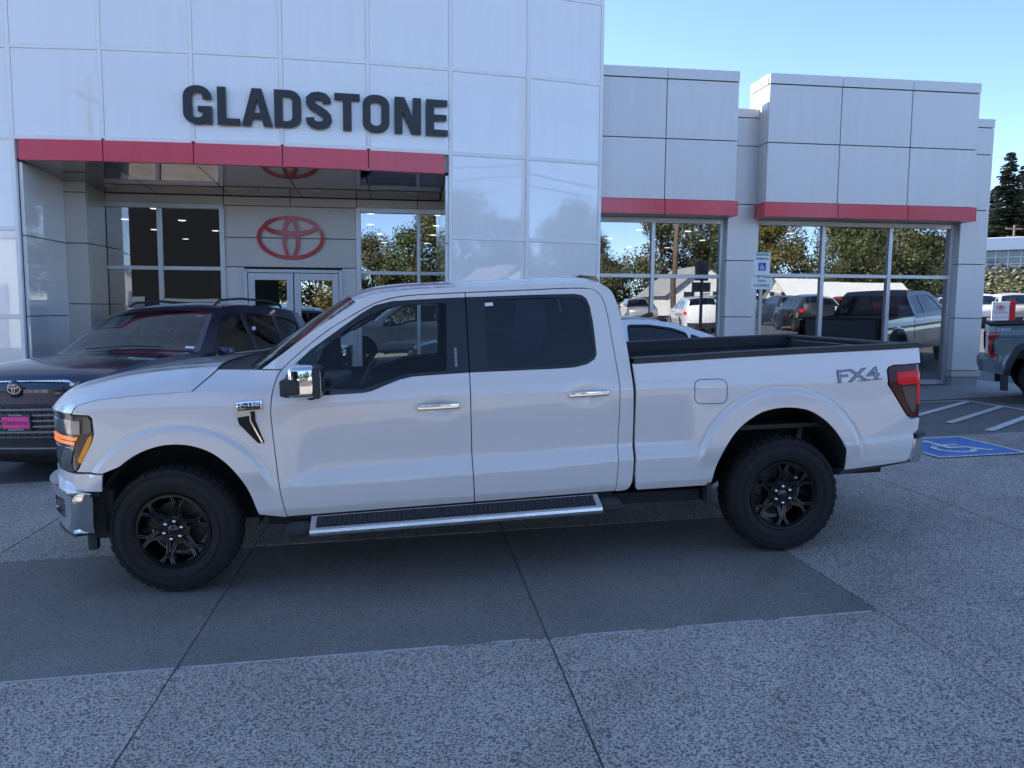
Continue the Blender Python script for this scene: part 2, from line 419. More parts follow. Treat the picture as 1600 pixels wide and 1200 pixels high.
# concrete apron: one object per slab, joints recessed between them
apron = tag(empty('pavement', (TX, 0, 0), (0, -TAU, 0)), kind='structure', label='speckled concrete apron in front of the showroom')
XL = [-1.14 + 1.86 * k for k in range(-6, 8)]
YL = [-2.1, -0.1, 1.87, 3.84, 5.81, 8.62]
rng = random.Random(4)
_sm = {}
for j in range(len(YL) - 1):
    for i in range(len(XL) - 1):
        x0, x1, y0, y1 = XL[i], XL[i + 1], YL[j], YL[j + 1]
        patch = (j == 3 and x1 < 2.7)
        key = (round(y1 - y0, 2), patch)
        if key not in _sm:
            w, d, g = 1.86, y1 - y0, 0.0042
            _sm[key] = box_me('slab', -w / 2 + g, w / 2 - g, -d / 2 + g, d / 2 - g, -0.06, 0.0, MATS['patch_concrete' if patch else 'slab_concrete'], 0.003)
        o = inst('slab', _sm[key], apron, ((x0 + x1) / 2 - TX, (y0 + y1) / 2, 0.008 + rng.uniform(-0.0015, 0.0015) - (0.003 if patch else 0)))
# pale mortar edge along the dark patch
edge_m = M('mortar', (0.48, 0.48, 0.49), 0.8, noise=(40, 0.3))
for k, (a, b) in enumerate(((-8.4, -2.35), (-2.2, -1.15), (-1.12, 0.2), (0.42, 0.62), (0.88, 1.25), (1.42, 1.9), (2.0, 2.54))):
    box('mortar_edge', a - TX, b - TX, 3.836, 3.848, -0.05, 0.0095, edge_m, apron)
# concrete walk along the building (flush slabs), asphalt bays, painted lines
def sheet(name, poly, mat, lift, parent=None, sub=1):
    vs = [(x, y, zg(x, y) + lift) for x, y in poly]
    return link(name, mesh_pd(name, vs, [tuple(range(len(vs)))]), mat, parent)
walk = tag(empty('sidewalk', (0, 0, 0)), kind='structure', label='pale concrete walk along the foot of the showroom')
xs_w = [-16 + 2.0 * k for k in range(15)]
for a, b in zip(xs_w, xs_w[1:]):
    y0 = 12.0
    sheet('walk_slab', [(a + .006, y0), (b - .006, y0), (b - .006, 15.9), (a + .006, 15.9)], MATS['walk_concrete'], 0.012, walk)
speckle_mat('bay_asphalt', (0.25, 0.235, 0.22), (0.10, 0.094, 0.088), 70, 0.355, 0.09, bump=0.5, fine=0.3, spread=0.14)
tag(sheet('parking_bay', [(4.6, 8.63), (14.0, 8.63), (14.0, 11.99), (4.6, 11.99)], MATS['bay_asphalt'], 0.005), kind='structure', label='grey asphalt of the accessible parking bays')
marks = tag(empty('parking_marking', (0, 0, 0)), kind='structure', label='white hatched access aisle and blue accessible-space marking')
def line(name, x0, y0, x1, y1, w, mat=None, lift=0.016):
    d = Vector((x1 - x0, y1 - y0)); n = Vector((-d.y, d.x)).normalized() * (w / 2)
    return sheet(name, [(x0 - n.x, y0 - n.y), (x1 - n.x, y1 - n.y), (x1 + n.x, y1 + n.y), (x0 + n.x, y0 + n.y)], mat or MATS['road_paint'], lift, marks)
line('painted_line', 7.2, 6.6, 7.2, 11.75, 0.075); line('painted_line', 9.2, 6.6, 9.2, 11.75, 0.075); line('painted_line', 7.24, 11.72, 9.16, 11.72, 0.075)
line('painted_line', 4.5, 9.2, 4.5, 11.75, 0.075)
for k in range(-3, 3):
    ya = 9.52 + 0.74 * k
    yb = ya + 1.32
    xa, xb = 7.24, 9.16
    if yb > 11.68: xb = xa + (11.68 - ya) / 1.32 * 1.92; yb = 11.68
    line('painted_stripe', xa + .02, ya, xb - .02, yb, 0.115)
# accessible symbol: blue field with white border and wheelchair figure
BX0, BX1, BY0, BY1 = 5.56, 6.62, 7.40, 8.48
def psheet(name, pts, mat, lift, holes=()):
    pos, tri, bl = cdt_fill(pts, holes)
    return link(name, mesh_pd(name, [(x, y, zg(x, y) + lift) for x, y in pos], tri), mat, marks)
psheet('blue_field', [(BX0, BY0), (BX1, BY0), (BX1, BY1), (BX0, BY1)], MATS['blue_paint'], 0.016)
for x0, x1, y0, y1 in ((BX0, BX1, BY0, BY0 + .05), (BX0, BX1, BY1 - .05, BY1), (BX0, BX0 + .05, BY0 + .06, BY1 - .06), (BX1 - .05, BX1, BY0 + .06, BY1 - .06)):
    psheet('painted_border', [(x0, y0), (x1, y0), (x1, y1), (x0, y1)], MATS['road_paint'], 0.020)
def isa_shapes(cx, cy, s):
    """wheelchair figure as polygons in a 1x1 field"""
    def T(pts): return [(cx + (x - .5) * s, cy + (y - .5) * s) for x, y in pts]
    head = [(0.42 + .075 * math.cos(a), 0.86 + .075 * math.sin(a)) for a in [2 * math.pi * k / 14 for k in range(14)]]
    body = [(0.37, 0.76), (0.47, 0.76), (0.47, 0.62), (0.66, 0.62), (0.66, 0.54), (0.48, 0.54), (0.48, 0.46), (0.68, 0.46), (0.80, 0.20), (0.88, 0.23), (0.85, 0.15), (0.75, 0.11), (0.62, 0.37), (0.37, 0.37)]
    R1, R2 = 0.27, 0.19; c = (0.43, 0.34)
    a0, a1 = rad(118), rad(345)
    arc = [(c[0] + R1 * math.cos(lerp(a0, a1, k / 20)), c[1] + R1 * math.sin(lerp(a0, a1, k / 20))) for k in range(21)]
    arc += [(c[0] + R2 * math.cos(lerp(a1, a0, k / 20)), c[1] + R2 * math.sin(lerp(a1, a0, k / 20))) for k in range(21)]
    return [T(head), T(body), T(arc)]
for q in isa_shapes((BX0 + BX1) / 2, (BY0 + BY1) / 2, 0.86): psheet('painted_symbol', q, MATS['road_paint'], 0.022)
# ------------------------------------------------------------------ showroom building
white_panel = M('white_glass_panel', (0.90, 0.875, 0.85), 0.30, spec=0.5, coat=1.0, coat_rough=0.02, noise=(0.7, 0.015), bump=(1.3, 0.05))
white_panel.node_tree.nodes['Principled BSDF'].inputs['Coat IOR'].default_value = 1.8
mull_m = M('white_mullion', (0.90, 0.885, 0.87), 0.35, noise=(3, 0.05))
alu_panel = M('silver_composite_panel', (0.70, 0.675, 0.655), 0.38, metal=0.2, spec=0.5, noise=(0.6, 0.03))
alu_dark = M('grey_composite_panel', (0.52, 0.485, 0.44), 0.35, metal=0.2, noise=(0.6, 0.03))
red_panel = M('red_panel', (0.74, 0.022, 0.05), 0.28, spec=0.5, coat=0.6, coat_rough=0.12, noise=(1.2, 0.06))
soffit_m = M('soffit_metal', (0.33, 0.30, 0.31), 0.03, metal=0.9)
joint_m = M('joint_black', (0.03, 0.03, 0.033), 0.8)
frame_m = M('window_aluminium', (0.55, 0.56, 0.58), 0.35, metal=0.6, noise=(5, 0.05))
letter_m = M('letter_black', (0.025, 0.027, 0.032), 0.45, noise=(6, 0.1))
logo_m = M('emblem_red', (0.50, 0.012, 0.016), 0.3, coat=0.4)
room_m = M('room_wall', (0.13, 0.13, 0.13), 0.8, noise=(0.5, 0.05)); room_dark = M('room_dark', (0.06, 0.06, 0.065), 0.7)
ceil_m = M('room_ceiling', (0.10, 0.10, 0.10), 0.8); tile_m = M('room_floor', (0.10, 0.10, 0.10), 0.25)
lamp_m = M('downlight_lit', (0.9, 0.9, 0.85), 0.4, emit=(1.0, 0.93, 0.82), emit_s=1.4)
shop_glass = glass('shop_glass', (0.50, 0.53, 0.55), f0=0.34, f90=1.0, wob=(0.8, 0.09))
weather(white_panel, .02, .02); weather(alu_panel, .03, .03); weather(red_panel, .05, .05)
BD = tag(empty('dealership_building', (0, 14.1, 0.0)), 'white panelled car dealership with red fascias and large showroom windows', 'building')
def bpart(o):
    """parent to the building keeping world placement"""
    o.parent = BD; o.matrix_parent_inverse = Matrix.Translation((0, -14.1, 0)); return o
X8, Y8, TH8, RR, PW, PW8 = 3.365, 13.598, 0.223, 29.47, 1.335, 1.359
def arcp(i, back=0.0):
    s = PW8 + PW * (6 - i) if i <= 6 else PW8 * (7 - i)
    t = TH8 - s / RR
    # closed form along a circle
    x = X8 - RR * (math.sin(TH8) - math.sin(t)); y = Y8 - RR * (math.cos(t) - math.cos(TH8))
    return x - math.sin(t) * back * 1.0, y + math.cos(t) * back, t
RZ = [-0.45, 0.24, 1.595, 2.949, 4.319, 5.662, 7.005, 8.35, 9.69, 11.03, 12.37]  # topmost rows are out of view, added so the tower's shade reaches further
_pm = {}
def facade_panel(i0, i1, z0, z1):
    x0, y0, t0 = arcp(i0); x1, y1, t1 = arcp(i1)
    w = math.hypot(x1 - x0, y1 - y0); key = (round(w, 3), round(z1 - z0, 3))
    if key not in _pm:
        _pm[key] = box_me('wall_panel', -w / 2 + .030, w / 2 - .030, 0.0, 0.05, -(z1 - z0) / 2 + .030, (z1 - z0) / 2 - .030, white_panel, 0.006)
    t = math.atan2(y1 - y0, x1 - x0)
    o = inst('wall_panel', _pm[key], None, ((x0 + x1) / 2, (y0 + y1) / 2, (z0 + z1) / 2), (rng.uniform(-.0012, .0012), 0, t + rng.uniform(-.0012, .0012)))
    return bpart(o)
def facade_bar(i0, i1, z, h=0.058):
    x0, y0, t0 = arcp(i0); x1, y1, t1 = arcp(i1); w = math.hypot(x1 - x0, y1 - y0); key = ('h', round(w, 3), h)
    if key not in _pm: _pm[key] = box_me('rail', -w / 2 + .028, w / 2 - .028, -0.010, 0.04, -h / 2, h / 2, mull_m, 0.002)
    bpart(inst('rail', _pm[key], None, ((x0 + x1) / 2, (y0 + y1) / 2, z), (0, 0, math.atan2(y1 - y0, x1 - x0))))
def facade_post(i, z0, z1, w=0.056):
    x, y, t = arcp(i); key = ('v', round(z1 - z0, 3), w)
    if key not in _pm: _pm[key] = box_me('mullion', -w / 2, w / 2, -0.013, 0.045, 0, z1 - z0, mull_m, 0.002)
    bpart(inst('mullion', _pm[key], None, (x, y, z0), (0, 0, t)))
for i in range(-9, 7):  # leftmost bays run on out of view to widen the tower's shade
    for k in range(len(RZ) - 1):
        if RZ[k + 1] <= 4.32 and 0 <= i < 5: continue
        facade_panel(i, i + 1, RZ[k], RZ[k + 1])
    for z in RZ[1:-1]:
        if z < 4.33 and 0 <= i < 5: continue
        facade_bar(i, i + 1, z)
for i in range(-9, 8):
    facade_post(i, RZ[0] if not (1 <= i <= 4) else 4.319, RZ[-1])
# core behind the panels (upper block, left and right lower blocks)
core_m = M('white_core', (0.62, 0.63, 0.65), 0.5)
def core(name, i0, i1, z0, z1, yb, n=12):
    fr = [arcp(lerp(i0, i1, k / n), 0.07)[:2] for k in range(n + 1)]
    poly = fr + [(fr[-1][0], yb), (fr[0][0], yb)]
    o = plate(name, poly, core_m, lambda u, v, w: (u, v, z0 + w), z1 - z0)
    return bpart(o)
core('tower_block', -9, 7, 4.02, 12.3, 16.2); core('pier', -9, -0.03, -0.6, 4.01, 14.5); core('pier', 5.03, 7, -0.6, 4.01, 18.6)
# red fascia band of the portal, in five panels, with returns
for i in range(5):
    a0, a1 = i + (0.075 if i == 0 else 0.006), i + (0.915 if i == 4 else 0.994)
    (x0, y0, _), (x1, y1, _) = arcp(a0, -0.03), arcp(a1, -0.03); w = math.hypot(x1 - x0, y1 - y0)
    bpart(box('red_fascia', 0, w, 0, 0.10, -0.157, 0.157, red_panel, None, 0.004, 1, (x0, y0, 4.135), (0, 0, math.atan2(y1 - y0, x1 - x0))))
for i in range(5):
    facade_bar(i, i + 1, 4.325, 0.066)
# portal soffit panels
YB = 15.34
for k in range(5):
    xa, xb = lerp(-5.86, .62, k / 5), lerp(-5.86, .62, (k + 1) / 5)
    ya, yb_ = arcp(k + .05, .05)[1], arcp(k + .95, .05)[1]
    vs = [(xa + .008, ya, 3.985), (xb - .008, yb_, 3.985), (xb - .008, YB, 3.835), (xa + .008, YB, 3.835)]
    bpart(link('soffit_panel', mesh_pd('soffit_panel', vs + [(x, y, z + .03) for x, y, z in vs], [(3, 2, 1, 0), (4, 5, 6, 7), (0, 1, 5, 4), (1, 2, 6, 5), (2, 3, 7, 6), (3, 0, 4, 7)]), soffit_m))
for x in (-5.2, -2.75, -1.6, .1):
    bpart(lathe('soffit_light', [(0.0, .0), (0.075, 0.0), (0.085, -.006), (0.11, -.008), (0.115, 0.0), (0.115, .02)], alu_dark, None, 24, 'Z', (x, 14.75, 3.868), (rad(-3.6), 0, 0)))
# portal jambs: left pier return, second column, right return
def wall_panels(prefix, face, u0, u1, zs, mat, other, thick, us=None):
    """panels on a plane: face 'Y' (normal -Y at y=other) or 'X+' / 'X-'"""
    us = us or [u0, u1]
    for a, b in zip(us, us[1:]):
        for z0, z1 in zip(zs, zs[1:]):
            g = 0.007
            if face == 'Y': o = box(prefix, a + g, b - g, other, other + thick, z0 + g, z1 - g, mat, None, 0.003)
            elif face == 'X+': o = box(prefix, other - thick, other, a + g, b - g, z0 + g, z1 - g, mat, None, 0.003)
            else: o = box(prefix, other, other + thick, a + g, b - g, z0 + g, z1 - g, mat, None, 0.003)
            bpart(o)
wall_panels('wall_panel', 'X+', 13.06, 14.5, [-.5, 1.60, 2.85, 3.97], white_panel, -5.86, .05)
wall_panels('wall_panel', 'X-', 13.16, 15.3, [-.5, 1.60, 2.85, 3.97], white_panel, 0.63, .05)
wall_panels('wall_panel', 'Y', -5.93, -5.50, [-.5, 1.80, 2.85, 3.72, 3.97], alu_dark, 14.5, .05)
wall_panels('wall_panel', 'X+', 14.56, 15.34, [-.5, 1.80, 2.85, 3.97], alu_dark, -5.50, .04)
bpart(box('wall_core', -5.92, -5.55, 14.56, 15.5, -.5, 3.97, joint_m))
# back wall of the portal: header, centre bay panels, windows and doors
bpart(box('wall_core', -3.40, -3.05, YB + .06, YB + .22, -.4, 3.97, joint_m)); bpart(box('wall_core', -1.26, -0.96, YB + .06, YB + .22, -.4, 3.97, joint_m))
bpart(box('wall_core', -3.05, -1.26, YB + .06, YB + .22, 2.50, 3.97, joint_m)); bpart(box('wall_core', -5.8, -3.40, YB + .06, YB + .22, 3.66, 3.97, joint_m)); bpart(box('wall_core', -.96, .63, YB + .06, YB + .22, 3.66, 3.97, joint_m))
wall_panels('header_panel', 'Y', 0, 0, [3.66, 3.83], alu_dark, YB, .06, [-5.50, -3.41, -2.19, -0.96, .20, .64])
alu_warm = M('warm_composite_panel', (0.60, 0.57, 0.53), 0.38, metal=0.15, noise=(0.6, 0.03))
wall_panels('wall_panel', 'Y', -3.41, -0.96, [3.07, 3.66], alu_warm, YB, .06)
wall_panels('wall_panel', 'Y', -3.41, -0.96, [2.52, 3.07], alu_warm, YB, .06)
wall_panels('wall_panel', 'Y', -3.41, -3.06, [-.4, 2.52], alu_panel, YB, .06); wall_panels('wall_panel', 'Y', -1.25, -.96, [-.4, 2.52], alu_panel, YB, .06)
def window(name, xs, zs, y, fw=0.07, fd=0.12, outer=0.09):
    """frame mesh with glass panes as its children"""
    bm = bmesh.new(); X0, X1, Z0, Z1 = xs[0], xs[-1], zs[0], zs[-1]
    for x in (X0, X1): bm_box(bm, x - outer / 2, x + outer / 2, y - fd / 2, y + fd / 2, Z0 - outer / 2, Z1 + outer / 2, None, .004)
    for z in (Z0, Z1): bm_box(bm, X0 + outer / 2 + .001, X1 - outer / 2 - .001, y - fd / 2 + .003, y + fd / 2 - .003, z - outer / 2, z + outer / 2, None, .004)
    for x in xs[1:-1]: bm_box(bm, x - fw / 2, x + fw / 2, y - fd / 2 + .006, y + fd / 2 - .006, Z0 + outer / 2 + .001, Z1 - outer / 2 - .001, None, .004)
    for z in zs[1:-1]:
        for a, b in zip(xs, xs[1:]): bm_box(bm, a + fw / 2 + .003, b - fw / 2 - .003, y - fd / 2 + .010, y + fd / 2 - .010, z - fw / 2, z + fw / 2, None, .004)
    f = bpart(link(name, bm_mesh(bm, name), frame_m))
    for a, b in zip(xs, xs[1:]):
        for c, d in zip(zs, zs[1:]):
            rx, rz = rng.uniform(-.0022, .0022), rng.uniform(-.0022, .0022)
            me = mesh_pd('pane', [(-(b - a) / 2 + .03, 0, -(d - c) / 2 + .03), ((b - a) / 2 - .03, 0, -(d - c) / 2 + .03), ((b - a) / 2 - .03, 0, (d - c) / 2 - .03), (-(b - a) / 2 + .03, 0, (d - c) / 2 - .03)], [(0, 1, 2, 3)])
            link('pane', me, shop_glass, f, ((a + b) / 2, y, (c + d) / 2), (rx, 0, rz))
    return f
window('window', [-5.69, -4.565, -3.44], [0.35, 2.48, 3.63], YB + .02)
window('window', [-.93, .215, .95], [0.35, 2.44, 3.62], YB + .02)
# double entrance doors
door_m = M('door_white', (0.70, 0.71, 0.73), 0.35, noise=(4, .04))
for x in (-3.04, -1.27): bpart(box('door_frame', x - .035, x + .035, YB - .06, YB + .1, -.1, 2.48, door_m, None, .004))
bpart(box('door_frame', -3.0, -1.31, YB - .055, YB + .095, 2.42, 2.48, door_m, None, .004))
for k, (xa, xb) in enumerate(((-2.995, -2.165), (-2.145, -1.315))):
    z0, z1, s = -.08, 2.41, .12
    bm = bmesh.new()
    for a, b in ((xa, xa + s), (xb - s, xb)): bm_box(bm, a, b, YB - .025, YB + .025, z0, z1, None, .004)
    for a, b in ((z0, z0 + .25), (z1 - .13, z1)): bm_box(bm, xa + s + .001, xb - s - .001, YB - .022, YB + .022, a, b, None, .004)
    d = bpart(link('entrance_door', bm_mesh(bm, 'entrance_door'), door_m))
    link('pane', mesh_pd('pane', [(xa + s, YB, z0 + .25), (xb - s, YB, z0 + .25), (xb - s, YB, z1 - .13), (xa + s, YB, z1 - .13)], [(0, 1, 2, 3)]), shop_glass, d)
    hx = xb - .07 if k == 0 else xa + .07
    tube('handle', [(hx, YB - .02, .9), (hx, YB - .09, .92), (hx, YB - .09, 1.35), (hx, YB - .02, 1.37)], .014, frame_m, d)
# emblem on the centre bay
def ell(cx, cz, a, b, n=48): return [(cx + a * math.cos(2 * math.pi * k / n), cz + b * math.sin(2 * math.pi * k / n)) for k in range(n)]
def emblem(name, s, mat, to3, parent, th=.02):
    """oval emblem of three nested rings (unit half width s)"""
    def mk(o, h, w):
        return cdt_fill(o, [h])
    rings = [(ell(0, 0, 1, .655), ell(0, .012, .885, .555)), (ell(0, .345, .81, .295), ell(0, .375, .70, .18)), (ell(0, 0.0, .262, .64), ell(0, -.03, .145, .52))]
    bm = bmesh.new()
    for q, (o, h) in enumerate(rings):
        pos, tri, bl = cdt_fill(o, [h]); w0 = -.003 * q
        f = [bm.verts.new(to3(p[0] * s, p[1] * s, w0)) for p in pos]; r = [bm.verts.new(to3(p[0] * s, p[1] * s, th)) for p in pos]
        for t in tri: bm.faces.new([f[i] for i in t])
        for l in bl:
            for i in range(len(l)): 
                a, b = l[i], l[(i + 1) % len(l)]; bm.faces.new((f[a], f[b], r[b], r[a]))
    o = link(name, bm_mesh(bm, name), mat, parent)
    return o
bpart(emblem('emblem', .625, logo_m, lambda u, v, w: (-2.185 + u, YB - .05 + w, 3.075 + v), None, .05))
# raised black letters on the curved facade: one object per letter
def bold_letter(ch):
    """heavy condensed sans letters as polygons: (outer loops with holes) in a box width w, height 1"""
    s = 0.190
    def rr(x0, y0, x1, y1, r, n=8):
        pts = []
        for cx, cy, a in ((x1 - r, y1 - r, 0), (x0 + r, y1 - r, 90), (x0 + r, y0 + r, 180), (x1 - r, y0 + r, 270)):
            pts += [(cx + r * math.cos(rad(a + 90 * k / n)), cy + r * math.sin(rad(a + 90 * k / n))) for k in range(n + 1)]
        return pts
    if ch == 'O': return .64, [(rr(0, -.012, .64, 1.012, .28), [rr(s, .17, .64 - s, .83, .11)])]
    if ch == 'D': return .62, [([(0, 0), (.30, 0)] + [(.34 + .28 * math.sin(rad(a)), .28 - .28 * math.cos(rad(a))) for a in range(0, 91, 10)] + [(.34 + .28 * math.cos(rad(a)), .72 + .28 * math.sin(rad(a))) for a in range(0, 91, 10)] + [(.30, 1), (0, 1)], [[(s, .16), (.30, .16), (.38, .19), (.415, .27), (.415, .73), (.38, .81), (.30, .84), (s, .84)]])]
    if ch == 'L': return .50, [([(0, 0), (.50, 0), (.50, .17), (s, .17), (s, 1), (0, 1)], [])]
    if ch == 'E': return .53, [([(0, 0), (.53, 0), (.53, .165), (s, .165), (s, .425), (.50, .425), (.50, .585), (s, .585), (s, .835), (.52, .835), (.52, 1), (0, 1)], [])]
    if ch == 'T': return .60, [([(.197, 0), (.403, 0), (.403, .83), (.60, .83), (.60, 1), (0, 1), (0, .83), (.197, .83)], [])]
    if ch == 'N': return .64, [([(0, 0), (s - .005, 0), (s - .005, .60), (.42, 0), (.64, 0), (.64, 1), (.445, 1), (.445, .44), (.235, 1), (0, 1)], [])]
    if ch == 'A': return .70, [([(0, 0), (.205, 0), (.245, .20), (.455, .20), (.495, 0), (.70, 0), (.46, 1), (.24, 1)], [[(.275, .35), (.425, .35), (.35, .73)]])]
    if ch == 'G':
        o = [(.64, .0 + .47), (.33, .47), (.33, .33), (.44, .33), (.44, .24)]
        o += [(.32 + .12 * math.cos(rad(a)), .26 + .10 * math.sin(rad(a)) - .0) for a in range(0, -181, -20)]
        o += [(.20, .74)] + [(.32 + .12 * math.cos(rad(a)), .74 + .10 * math.sin(rad(a))) for a in range(180, -1, -20)] + [(.44, .66), (.63, .66), (.63, .75)]
        o += [(.32 + .31 * math.cos(rad(a)), .74 + .272 * math.sin(rad(a))) for a in range(10, 181, 12)] + [(.0, .74), (.0, .26)]
        o += [(.32 + .32 * math.cos(rad(a)), .27 + .285 * math.sin(rad(a))) for a in range(188, 300, 12)] + [(.47, .05), (.50, .0), (.64, .0)]
        return .64, [(o, [])]
    if ch == 'S':
        # stroke along an S spine
        sp = [(.50, .70), (.49, .80), (.43, .875), (.31, .905), (.18, .88), (.112, .80), (.115, .70), (.17, .61), (.30, .52), (.43, .43), (.50, .34), (.515, .24), (.47, .15), (.39, .105), (.29, .095), (.17, .125), (.11, .20), (.10, .30)]
        L_, R_ = [], []
        for i, p in enumerate(sp):
            a = Vector(sp[max(0, i - 1)]); b = Vector(sp[min(len(sp) - 1, i + 1)]); t = (b - a).normalized(); n = Vector((-t.y, t.x))
            w = .104 if 4 < i < 13 else .100
            L_.append((p[0] + n.x * w, p[1] + n.y * w)); R_.append((p[0] - n.x * w, p[1] - n.y * w))
        return .61, [(L_ + R_[::-1], [])]
word = 'GLADSTONE'; ch_h = 0.565
px_l = [287, 340, 375, 429, 480, 521, 566, 616, 667]; 
def arc_at_x(x):
    lo, hi = -4.0, 7.0
    for _ in range(40):
        mid = (lo + hi) / 2
        if arcp(mid)[0] < x: lo = mid
        else: hi = mid
    return arcp((lo + hi) / 2), (lo + hi) / 2
xs0, xs1 = -3.395, 0.655
ws = [bold_letter(c)[0] for c in word]
gap = [.13, .045, .045, .10, .065, .065, .13, .13]
sc_ = (xs1 - xs0) / (sum(ws) * ch_h + sum(gap) * ch_h) 
cur = xs0
for q, c in enumerate(word):
    w, shapes = bold_letter(c); wl = w * ch_h * sc_
    for (o, hs) in shapes:
        def to3(u, v, d, cur=cur):
            (x, y, t), _ = arc_at_x(cur + u)
            zz = 4.575 + v
            return (x + math.sin(t) * (.085 - d), y - math.cos(t) * (.085 - d), zz)
        fu = ch_h * sc_
        L3 = plate('letter', [(a * fu, b * ch_h) for a, b in o], letter_m, to3, .06, None, [[(a * fu, b * ch_h) for a, b in h] for h in hs])
        bpart(L3)
    cur += wl + (gap[q] * ch_h * sc_ if q < len(gap) else 0)
# ---------------- right wing: two projecting boxes with red hems over glazing
YP, YQ, YW = 14.10, 13.70, 14.30
def wing_box(xa, xb, seams, yback):
    zr0, zr1, zm, zc, zt = 3.485, 3.745, 4.815, 5.845, 6.03
    xs = [xa] + seams + [xb]
    bpart(box('box_core', xa + .03, xb - .03, YQ + .05, yback - .02, zr0 + .06, zt - .03, joint_m))
    for a, b in zip(xs, xs[1:]):
        g = .008
        bpart(box('red_fascia', a + (g if a != xa else -.03), b - (g if b != xb else -.03), YQ - .05, YQ + .06, zr0, zr1 - .005, red_panel, None, .003))
        bpart(box('wall_panel', a + g, b - g, YQ, YQ + .05, zr1 + g, zm - g, alu_panel, None, .003)); bpart(box('wall_panel', a + g, b - g, YQ, YQ + .05, zm + g, zc - g, alu_panel, None, .003))
        bpart(box('coping', a + g * .5, b - g * .5, YQ - .015, YQ + .05, zc + g, zt, alu_panel, None, .003))
    for sgn, x in ((-1, xa), (1, xb)):
        for z0, z1 in ((zr1 + .008, zm - .008), (zm + .008, zc - .008), (zc + .008, zt)):
            p = .012 if z0 > zc else 0
            bpart(box('wall_panel', x - p if sgn < 0 else x - .03, x + .03 if sgn < 0 else x + p, YQ + .055, yback, z0, z1, alu_panel, None, .002))
    bpart(box('roof_sheet', xa + .01, xb - .01, YQ + .052, yback, zt - .03, zt - .012, alu_dark))
    bpart(box('red_soffit', xa - .02, xb + .02, YQ + .062, YW - .08, zr0 + .004, zr0 + .03, alu_dark))
wing_box(3.40, 5.93, [4.585], 14.5); wing_box(6.50, 10.68, [7.905, 9.305], 14.5)
for a, b in ((3.40, 5.93), (6.50, 10.68)):
    bpart(box('red_return', a - .03, a - .002, YQ + .062, 14.08, 3.485, 3.74, red_panel)); bpart(box('red_return', b + .002, b + .03, YQ + .062, 14.08, 3.485, 3.74, red_panel))
zsP = [0.60, 1.645, 2.705, 3.75, 4.82, 5.33, 5.50]
def pier(xa, xb, zs, base):
    bpart(box('pier_core', xa + .02, xb - .02, YP + .05, 15.2, -.2, zs[-1] - .02, joint_m))
    for z0, z1 in zip(zs, zs[1:]):
        bpart(box('wall_panel', xa, xb, YP - (.012 if z1 == zs[-1] else 0), YP + .05, z0 + .007, z1 - .007, alu_panel, None, .003))
        for x0, x1 in ((xa + .001, xa + .03), (xb - .03, xb - .001)):
            bpart(box('wall_panel', x0, x1, YP + .055, 15.0, z0 + .007, z1 - .007, alu_panel, None, .002))
    bpart(box('pier_base', xa - .03, xb + .03, YP - .035, 15.1, base + .15, zs[0] - .007, alu_dark, None, .006)); bpart(box('plinth', xa + .01, xb - .02, YP - .005, 15.1, base - .3, base + .148, M('plinth_grey', (.33, .33, .34), .7, noise=(6, .1))))
pier(5.965, 6.535, zsP, .17); pier(10.74, 11.33, zsP, .33)
window('window', [3.30, 4.575, 5.93], [0.30, 2.405, 3.44], YW)
window('window', [6.60, 7.985, 9.385, 10.70], [0.36, 2.45, 3.44], YW)
# stepped parapets and roof mass behind
bpart(box('parapet', 10.70, 11.12, 15.9, 30, .3, 6.28, alu_panel, None, .004)); bpart(box('parapet_coping', 10.68, 11.14, 15.88, 30.02, 6.30, 6.45, alu_panel, None, .003))
bpart(box('side_wall', 11.28, 11.33, 15.25, 34, .2, 5.48, alu_panel))
bpart(box('roof', 3.45, 11.27, 15.25, 34, 5.10, 5.30, alu_dark)); bpart(box('roof', -15, 3.4, 16.3, 34, 5.1, 5.3, alu_dark))
bpart(box('wall_above_window', 3.40, 10.74, YP + .06, YP + .14, 3.52, 5.2, joint_m))
bpart(box('rear_wall', -9, 11.27, 33.8, 34, -.3, 5.1, room_m))
# ---------------- showroom interior seen through the glass
bpart(box('room_ceiling', -8, 11.2, 15.45, 27, 3.72, 3.80, ceil_m)); bpart(box('room_ceiling', 3.45, 11.2, YW + .1, 15.44, 3.72, 3.80, ceil_m))
bpart(box('room_floor', -8, 11.2, 15.48, 27, .05, .15, tile_m)); bpart(box('room_floor', 3.45, 11.2, YW + .08, 15.47, .05, .15, tile_m))
bpart(box('room_wall', -8, 11.2, 26.8, 27, .15, 3.72, room_m)); bpart(box('room_wall', -8.1, -8, 15.5, 27, .15, 3.72, room_m))
bpart(box('room_wall', 2.2, 2.35, 15.6, 22, .15, 3.72, room_dark))
bpart(box('partition', -4.9, -2.2, 20.5, 20.6, .15, 2.9, room_dark)); bpart(box('partition', 6.6, 9.4, 19.5, 19.6, .15, 2.6, room_dark))
dl = lathe('downlight', [(0.0, 0), (.055, 0.0), (.065, -.01), (.08, -.008), (.085, .0)], lamp_m, None, 16, 'Z', (0, 0, -50)).data
bpy.data.objects.remove([o for o in bpy.data.objects if o.name == 'downlight'][0])
for x in (-6.4, -5.0, -3.6, -2.2, -.8, .6, 4.3, 5.6, 6.9, 8.2, 9.6):
    for y in (16.6, 18.8, 21.2, 24):
        bpart(inst('downlight', dl, None, (x + rng.uniform(-.1, .1), y, 3.715)))
poster_m = M('poster_white', (.62, .66, .68), .5, noise=(8, .12))
for x, w, z0, z1 in ((4.28, .30, .5, 1.45), (5.05, .55, .5, 1.55), (6.78, .62, .5, 1.9), (9.9, .35, 1.3, 1.9)):
    bpart(box('display_board', x, x + w, YW + .35, YW + .38, z0, z1, poster_m))
desk_m = M('desk_dark', (.05, .05, .055), .4)
